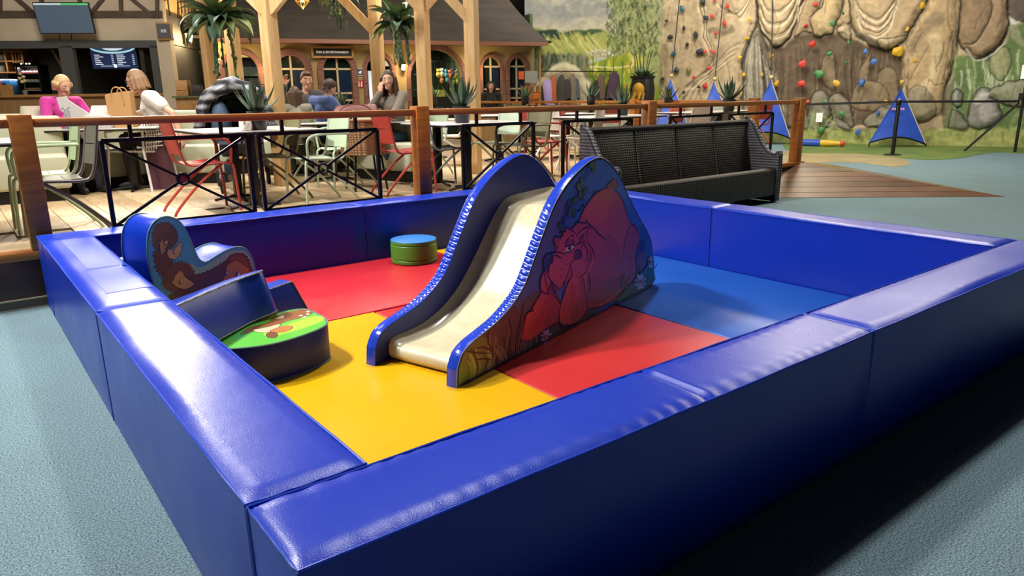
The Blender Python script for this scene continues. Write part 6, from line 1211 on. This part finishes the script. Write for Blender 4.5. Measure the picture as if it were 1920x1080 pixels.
def fern(x,y,D,s,label,n=44):
    P=dep(x,y,D); t=thing('hanging_plant',label,'hanging plant',P,0,'hanging plants of the pergola'); r=random.Random(x)
    MB().lathe([(.03,-.16),(.1,-.12),(.12,0),(.11,.01),(.02,.0)],16).build('basket',mat('basket_dark','2a2a20',.7),t); MB().tube([(0,0,0),(0,0,.9)],.006,5).build('hanger',black,t)
    for i in range(n):
        o=link('leaf',FL[i%4],t); a=i*2.4; e=r.uniform(-.5,1.1); o.matrix_local=Matrix.Translation((.03*math.cos(a),.03*math.sin(a),-.02))@Matrix.Rotation(a,4,'Z')@Matrix.Rotation(-e,4,'Y')@Matrix.Scale(s*r.uniform(.7,1.1),4)
    for i in range(8):
        a=r.uniform(0,6.3); L_=r.uniform(.2,.42)*s; x0_,y0_=.09*math.cos(a),.09*math.sin(a); b=MB()
        for k in range(6): b.ball((x0_*(1+k*.07)+r.uniform(-.015,.015),y0_*(1+k*.07)+r.uniform(-.015,.015),-.08-L_*k/5),(.022,.022,.028),6,4)
        b.tube([(x0_,y0_,-.03),(x0_*1.2,y0_*1.2,-.08-L_*.5),(x0_*1.35,y0_*1.35,-.08-L_)],.012,5)
        b.build('trailing_stem',fernm[i%4],t)
    return t
fern(412,32,9.0,1.55,'large hanging fern at the left between two pale posts',46); fern(747,42,9.6,1.25,'hanging fern right of the forked pale post',44); fern(632,-14,10.5,1.1,'hanging greenery at the top edge, left of the forked post',34)
P=dep(612,8,10.6); 
P=dep(567,2,8.8); t=thing('pendant_lamp','glowing wire cage pendant at the top edge','pendant lamp',P); gm=mat('gold_wire','c08a3a',.35,.7)
for i in range(8): a=i*PI/4; MB().tube([(.02*math.cos(a),.02*math.sin(a),.12),(.085*math.cos(a),.085*math.sin(a),.0),(.0,.0,-.09)],.004,5).build('cage_wire',gm,t)
MB().tube([(.085*math.cos(i*PI/8),.085*math.sin(i*PI/8),0) for i in range(16)],.004,5,True).build('cage_ring',gm,t); MB().ball((0,0,.03),(.028,.028,.045),12,8).build('bulb',mat('bulb_glow','ffdf9a',.3,emit=('ffcf80',12)),t); MB().tube([(0,0,.1),(0,0,1.2)],.006,5).build('cord',black,t)
l=bpy.data.lights.new('pendant_bulb','POINT'); l.energy=14; l.color=(1,.75,.42); l.shadow_soft_size=.06; lo=bpy.data.objects.new('pendant_bulb',l); C.objects.link(lo); lo.parent=t; lo.location=(0,0,-.14)
# ================================================================ coats on hooks, planter and posts by the mural
mrz=math.atan2(mdir.y,mdir.x)
def mpt(x,y,off): P=hit(x,y,MA+MN*off,MN); return P
for i,(x,y,yb,w,c_,l) in enumerate(((1011,160,196,.30,'26241f','black coat at the left end of the niche'),(1027,148,196,.36,'a58cb8','lilac coat hanging in the niche'),(1037,141,190,.20,'a8552e','rust orange coat in the niche'),(1053,140,188,.26,'3b3630','dark patterned coat in the niche'),(1063,148,186,.24,'3a2c2a','dark brown coat in the niche'),(1074,138,186,.2,'6b6052','taupe coat near the right end of the niche'),(1081,147,186,.2,'4a4a4e','grey coat at the right end of the niche'),(1127,138,184,.30,'5a4638','brown coat left of the plum coat'),(1152,134,186,.42,'3f2a38','plum coat beside the brown coat'),(1118,150,184,.22,'262320','black jacket at the left of the brown coat'))):
    P=mpt(x,y,.16); z=mpt(x,yb,.16).z; cloth('hanging_coat',l,P,w*1.15,P.z-z,mrz,mat('coat_'+c_,c_,.9,bump=(8,.3)),'coat',20+i,.16,.16)
rk=thing('coat_rack','dark coat rail with hooks along the mural','coat rack',mpt(1085,136,.12),mrz)
MB().tube([(-1.5,0,.03),(1.4,0,.03)],.015,6).build('rail',black,rk)
for i in range(9): MB().tube([(-1.3+i*.32,0,.03),(-1.3+i*.32,-.05,.0),(-1.3+i*.32,-.06,.04)],.008,5).build('hook',mat('brass','a8823a',.3,.8),rk)
P=dep(1085,180,13.2); t=thing('wooden_box','orange wooden box standing on the far fence','box',(RX,10.9,ZP+.93)); MB().box((0,0,.07),(.2,.2,.14)).build('box_body',wood,t,bev=.006); MB().box((0,0,.145),(.22,.22,.012)).build('lid',woodr,t)
P=dep(1204,185,17.5); t=thing('planter_barrel','large dark planter barrel with a yellow flower in front of the mural','planter',(P.x,P.y,0)); zz=dep(1204,143,17.5).z
MB().lathe([(.20,0),(.28,zz*.45),(.30,zz-.3),(.26,zz-.08),(.30,zz-.02),(.30,zz),(.24,zz),(.22,zz-.08),(.02,zz-.08)],24).build('barrel',mat('barrel_dark','1e1a16',.5),t)
r=random.Random(4)
for i in range(22):
    o=link('leaf',FL[i%4],t); a=i*2.4; o.matrix_local=Matrix.Translation((.12*math.cos(a),.12*math.sin(a),zz-.08))@Matrix.Rotation(a,4,'Z')@Matrix.Rotation(-r.uniform(.5,1.4),4,'Y')@Matrix.Scale(r.uniform(.6,1.2),4)
for i in range(5): a=i*1.3; MB().tube(smooth_pts([(.1*math.cos(a),.1*math.sin(a),zz-.1),(.14*math.cos(a),.14*math.sin(a),zz+.3),(.22*math.cos(a),.22*math.sin(a),zz+.6)],3),.012,5).build('bamboo_cane',mat('stem_green','4f6a34',.6),t)
P=dep(1197,170,16.5); t=thing('flower_ornament','yellow flower-shaped ornament in front of the dark planter','ornament',(P.x,P.y,P.z)); MB().ball((0,0,.03),(.15,.12,.15),14,9).build('blossom_body',mat('yellow_petal','cf9a22',.5),t)
for i in range(6): a=i*PI/3; MB().tube([(.1*math.cos(a),.1*math.sin(a),-.05),(.16*math.cos(a)-.05,.14*math.sin(a),-.22)],[.05,.012],7).build('petal',mat('yellow_petal'),t)
MB().tube([(0,0,-.05),(0,0,-P.z+.02)],.015,6).build('stake',black,t)
# ================================================================ people
def blob(name,b,m,parent,vox=.009,sm=3):
    me=b.mesh(name,m); o=link(name,me,parent); r=o.modifiers.new('skin','REMESH'); r.mode='VOXEL'; r.voxel_size=vox; r.use_smooth_shade=True
    k=o.modifiers.new('soften','SMOOTH'); k.factor=.5; k.iterations=sm; return o
SKIN=mat('skin','cf9f86',.5,spec=.35); 
def person(label,P,az,J={},head=(0,0),s=1.0,top='808080',sleeve='long',legs='2a2c33',hair='5a3d28',hairstyle='long',shoes='1d1d1f',glasses=False,hands=True,skin=SKIN,neckline=0,tone=None):
    V=Vector; D=dict(pel=(0,0,.50),wai=(.0,0,.68),che=(.01,0,.90),nec=(.03,0,1.07),hed=(.06,0,1.20),shL=(.0,.175,1.02),shR=(.0,-.175,1.02),elL=(.08,.22,.76),elR=(.08,-.22,.76),wrL=(.30,.12,.74),wrR=(.30,-.12,.74),hiL=(.02,.09,.50),hiR=(.02,-.09,.50),knL=(.43,.11,.52),knR=(.43,-.11,.52),anL=(.40,.11,.07),anR=(.40,-.11,.07))
    D.update(J); D={k:V(v)*s for k,v in D.items()}
    t=thing('person',label,'person',P,math.radians(az))
    Hm=Matrix.Translation(D['hed'])@Matrix.Rotation(head[0],4,'Z')@Matrix.Rotation(head[1],4,'Y')
    b=MB(); z=s
    b.cap(D['pel'],D['wai'],.125*z,.11*z); b.cap(D['wai'],D['che'],.11*z,.125*z); b.cap(D['shL']*.85+D['che']*.15,D['shR']*.85+D['che']*.15,.062*z,.062*z); b.cap(D['che'],D['nec'],.1*z,.05*z); b.cap(D['nec'],D['hed'],.047*z,.05*z)
    def hd(p):
        x,y,zz=p; w=1-.22*max(0,-zz)**1.5; return V((x*(1+.06*(zz<0))*w+.0,y*w,zz))
    b.ball((0,0,.015*z),(.094*z,.074*z,.112*z),20,14,M=Hm,fn=hd); b.ball((.05*z,0,-.075*z),(.036*z,.04*z,.03*z),12,8,M=Hm)
    b.cap(Hm@V((.086*z,0,.018*z)),Hm@V((.102*z,0,-.016*z)),.008*z,.0115*z,8); b.ball((.088*z,.022*z,-.048*z),(.01*z,.02*z,.008*z),8,6,M=Hm)
    for sy in (-1,1): b.ball((-.005*z,sy*.074*z,.0),(.02*z,.009*z,.03*z),8,6,M=Hm)
    for q in 'LR':
        sg=1 if q=='L' else -1
        b.cap(D['sh'+q],D['el'+q],.048*z,.038*z); b.cap(D['el'+q],D['wr'+q],.040*z,.027*z); b.cap(D['hi'+q],D['kn'+q],.078*z,.056*z); b.cap(D['kn'+q],D['an'+q],.056*z,.036*z)
        if hands:
            w=D['wr'+q]; d=(w-D['el'+q]).normalized(); d=V(J['fd'+q]) if 'fd'+q in J else d; sd=d.cross(V((0,0,1))); sd=sd.normalized() if sd.length>.1 else V((0,1,0)); sd=sd*(1 if q=='L' else -1); nn=sd.cross(d)*(1 if q=='L' else -1)
            pc=w+d*.055*z; b.cap(w+d*.015*z+sd*.014*z,pc+sd*.022*z,.019*z,.018*z,8); b.cap(w+d*.015*z-sd*.014*z,pc-sd*.022*z,.019*z,.018*z,8)
            for i,L in enumerate((.062,.072,.068,.054)):
                r0_=pc+d*.02*z+sd*((1.5-i)*.0185*z); r1=r0_+d*L*.5*z-nn*.006*z; r2=r1+d*L*.42*z-nn*.022*z; b.cap(r0_,r1,.0095*z,.009*z,7); b.cap(r1,r2,.009*z,.0075*z,7)
            th=w+d*.02*z+sd*.03*z; b.cap(th,th+d*.03*z+sd*.024*z-nn*.008*z,.011*z,.0105*z,7); b.cap(th+d*.03*z+sd*.024*z-nn*.008*z,th+d*.056*z+sd*.026*z-nn*.016*z,.0105*z,.009*z,7)
    blob('body',b,skin,t,.0075,2)
    # garment on the upper body
    tm=mat('top_'+top,top,.85,bump=(16,.3),sheen=.2); c=MB(); e=.016*z
    c.cap(D['pel']*.75+D['wai']*.25,D['wai'],.135*z+e,.118*z+e); c.cap(D['wai'],D['che'],.118*z+e,.135*z+e); c.cap(D['shL']*.88+D['che']*.12,D['shR']*.88+D['che']*.12,.066*z+e,.066*z+e); c.cap(D['che'],D['che']*.25+D['nec']*.75-V((0,0,.02*z)),.12*z+e,.055*z+e*.5)
    if hairstyle in('long','bob','mid'): 
        for sy in (-1,1): c.ball(D['che']+V((.09*z,sy*.065*z,-.02*z)),(.06*z,.06*z,.065*z),10,8)
    for q in 'LR':
        u=D['sh'+q]; v=D['el'+q]; w=D['wr'+q]; c.cap(u,v if sleeve=='long' else u+(v-u)*.55,.052*z+e,(.044 if sleeve=='long' else .056)*z+e)
        if sleeve=='long': c.cap(v,v+(w-v)*.93,.044*z+e,.030*z+e*.8)
    blob('top_garment',c,tm,t,.011,3)
    lm=mat('legs_'+legs,legs,.85,bump=(24,.25)); c=MB()
    c.cap(D['pel']-V((0,0,.03*z)),D['pel']+V((0,0,.07*z)),.142*z,.132*z)
    for q in 'LR': c.cap(D['hi'+q],D['kn'+q],.094*z,.07*z); c.cap(D['kn'+q],D['an'+q],.07*z,.05*z)
    blob('trousers',c,lm,t,.012,3)
    for q in 'LR':
        a=D['an'+q]; d=V((D['kn'+q].x-D['hi'+q].x,D['kn'+q].y-D['hi'+q].y,0)); d=d.normalized() if d.length>.05 else V((1,0,0)); c=MB(); c.cap(a-V((0,0,.04*z))-d*.03*z,a-V((0,0,.055*z))+d*.13*z,.042*z,.034*z); blob('shoe',c,mat('shoe_'+shoes,shoes,.6),t,.01,2)
    # hair
    hm=mat('hair_'+hair,hair,.55,noise=(30,hair,2),bump=(40,.6,(1,1,.15))); h=MB()
    h.ball((-.014*z,0,.035*z),(.103*z,.085*z,.108*z),16,12,M=Hm)
    cut=MB()
    if hairstyle=='short': h.ball((-.03*z,0,-.02*z),(.078*z,.08*z,.08*z),12,9,M=Hm); h.ball((.045*z,0,.10*z),(.05*z,.06*z,.035*z),12,8,M=Hm)
    else:
        L={'long':.34,'mid':.2,'bob':.10,'tied':.07}[hairstyle]
        for k in range(9):
            a=PI*.36+k*(PI*1.28)/8; p0=Hm@V((-.012*z+.078*z*math.cos(a),.078*z*math.sin(a),.03*z)); p1=p0+V((-.02*z+.02*z*math.cos(a),.03*z*math.sin(a),-L*z)); p1=p1 if hairstyle!='tied' else Hm@V((-.075*z+.015*z*math.cos(a),.045*z*math.sin(a),-.06*z)); h.cap(p0,p1,.034*z,.024*z,8)
    # keep the face free: push hair back from the front
    h.v=[tuple(Hm@(lambda q:V((min(q.x,.088*z-1.25*max(0,.085*z-q.z)) if abs(q.y)<.07*z and q.z<.12*z and q.z>-.14*z else q.x,q.y,q.z)))(Hm.inverted()@V(v_))) for v_ in h.v]
    blob('hair',h,hm,t,.008,2)
    for sy in (-1,1):
        e_=MB().ball((.0815*z,sy*.031*z,.020*z),(.009*z,.0125*z,.0048*z),10,7,M=Hm).build('eye',mat('eye_white','e6ded6',.3),t); MB().ball((.0885*z,sy*.031*z,.0195*z),(.0035*z,.0052*z,.0046*z),8,6,M=Hm).build('iris',mat('iris','2e2018',.2),e_)
        MB().tube([Hm@V((.089*z,sy*.016*z,.043*z)),Hm@V((.090*z,sy*.032*z,.047*z)),Hm@V((.08*z,sy*.048*z,.042*z))],.0042*z,6).build('eyebrow',hm,t)
    MB().tube([Hm@V((.086*z,-.024*z,-.05*z)),Hm@V((.0955*z,0,-.048*z)),Hm@V((.086*z,.024*z,-.05*z))],.0048*z,6).build('mouth',mat('lips','a8534c',.45),t)
    if glasses:
        g_=MB()
        for sy in (-1,1): g_.tube([Hm@V((.101*z,sy*.032*z+.024*z*math.cos(i*PI/7),.02*z+.018*z*math.sin(i*PI/7))) for i in range(14)],.0025,5,True); g_.tube([Hm@V((.098*z,sy*.056*z,.022*z)),Hm@V((0,sy*.082*z,.025*z))],.0025,5)
        g_.build('glasses',black,t)
    return t
def at(px,D): P=dep(px,180,D); return (P.x,P.y,ZP+.03)
person('woman in a bright pink jumper looking down at her snack',at(114,8.05),-74,dict(elL=(.12,.25,.80),elR=(.14,-.25,.80),wrL=(.33,.07,.83),wrR=(.33,-.07,.83),hed=(.09,0,1.19),nec=(.045,0,1.06)),(0.15,.30),.95,'b82a86','long','2a2a33','c9a878','tied')
person('woman in a white T-shirt leaning over the paper bag',at(306,8.35),160,dict(wai=(.02,0,.67),che=(.10,0,.86),nec=(.19,0,1.01),hed=(.25,0,1.13),shL=(.13,.18,.98),shR=(.13,-.18,.98),elL=(-.10,.27,.80),elR=(.26,-.25,.80),wrL=(-.16,.30,.56),wrR=(.42,-.10,.77)),(0,.25),1.04,'cfccc8','short','3a3138','8a6a4c','bob',glasses=True)
person('man with short brown hair raising one hand behind the girl',at(574,9.9),250,dict(elR=(.12,-.36,.90),wrR=(.15,-.27,1.15),fdR=(.15,.1,1),hed=(.08,.02,1.20)),(.15,.12),1.0,'3a3a3c','long','2a2c33','5a3c28','short')
person('girl with long brown hair seen from behind',at(553,9.1),70,{},(0,.1),.84,'8a857a','long','2a2c33','4f3726','long',hands=False)
person('boy in a blue long-sleeved top bending over the table',at(603,9.2),18,dict(che=(.05,0,.88),nec=(.10,0,1.04),hed=(.15,0,1.17),elL=(.2,.22,.80),elR=(.2,-.22,.80),wrL=(.42,.12,.78),wrR=(.42,-.12,.78)),(-.1,.45),.93,'42588f','long','2a2c33','3a281e','short')
person('woman in a grey jumper resting her cheek on her hand',at(738,8.9),196,dict(elR=(.33,-.16,.80),elL=(.24,.24,.80),wrR=(.20,-.02,1.07),fdR=(-.1,.0,1),wrL=(.55,.16,.77),knL=(.44,.13,.54),knR=(.44,-.06,.54),anL=(.20,.13,.16),anR=(.14,-.06,.16),hed=(.10,.02,1.20)),(.62,.08),.97,'6e6357','long','3d5674','3a261c','mid')
P=dep(921,180,17.2); person('woman in black with long dark hair behind the far counter',(P.x,P.y,0),238,dict(pel=(0,0,.92),wai=(0,0,1.08),che=(0,0,1.28),nec=(.01,0,1.46),hed=(.03,0,1.58),shL=(0,.17,1.41),shR=(0,-.17,1.41),elL=(.02,.22,1.14),elR=(.02,-.22,1.14),wrL=(.2,.15,1.05),wrR=(.2,-.15,1.05),hiL=(0,.09,.9),hiR=(0,-.09,.9),knL=(.02,.1,.5),knR=(.02,-.1,.5),anL=(0,.1,.09),anR=(0,-.1,.09)),(0,.05),1.02,'1c1a1c','long','1c1a1c','2e1e18','long',hands=False)
P=dep(921,200,16.6); t=thing('reception_counter','small wooden counter in front of the woman in black','counter',(P.x,P.y,0),-.6); MB().box((0,0,.5),(1.2,.4,1.0)).build('counter_body',mat('counter_wood'),t); MB().box((0,0,1.02),(1.3,.5,.04)).build('counter_top',pine,t)
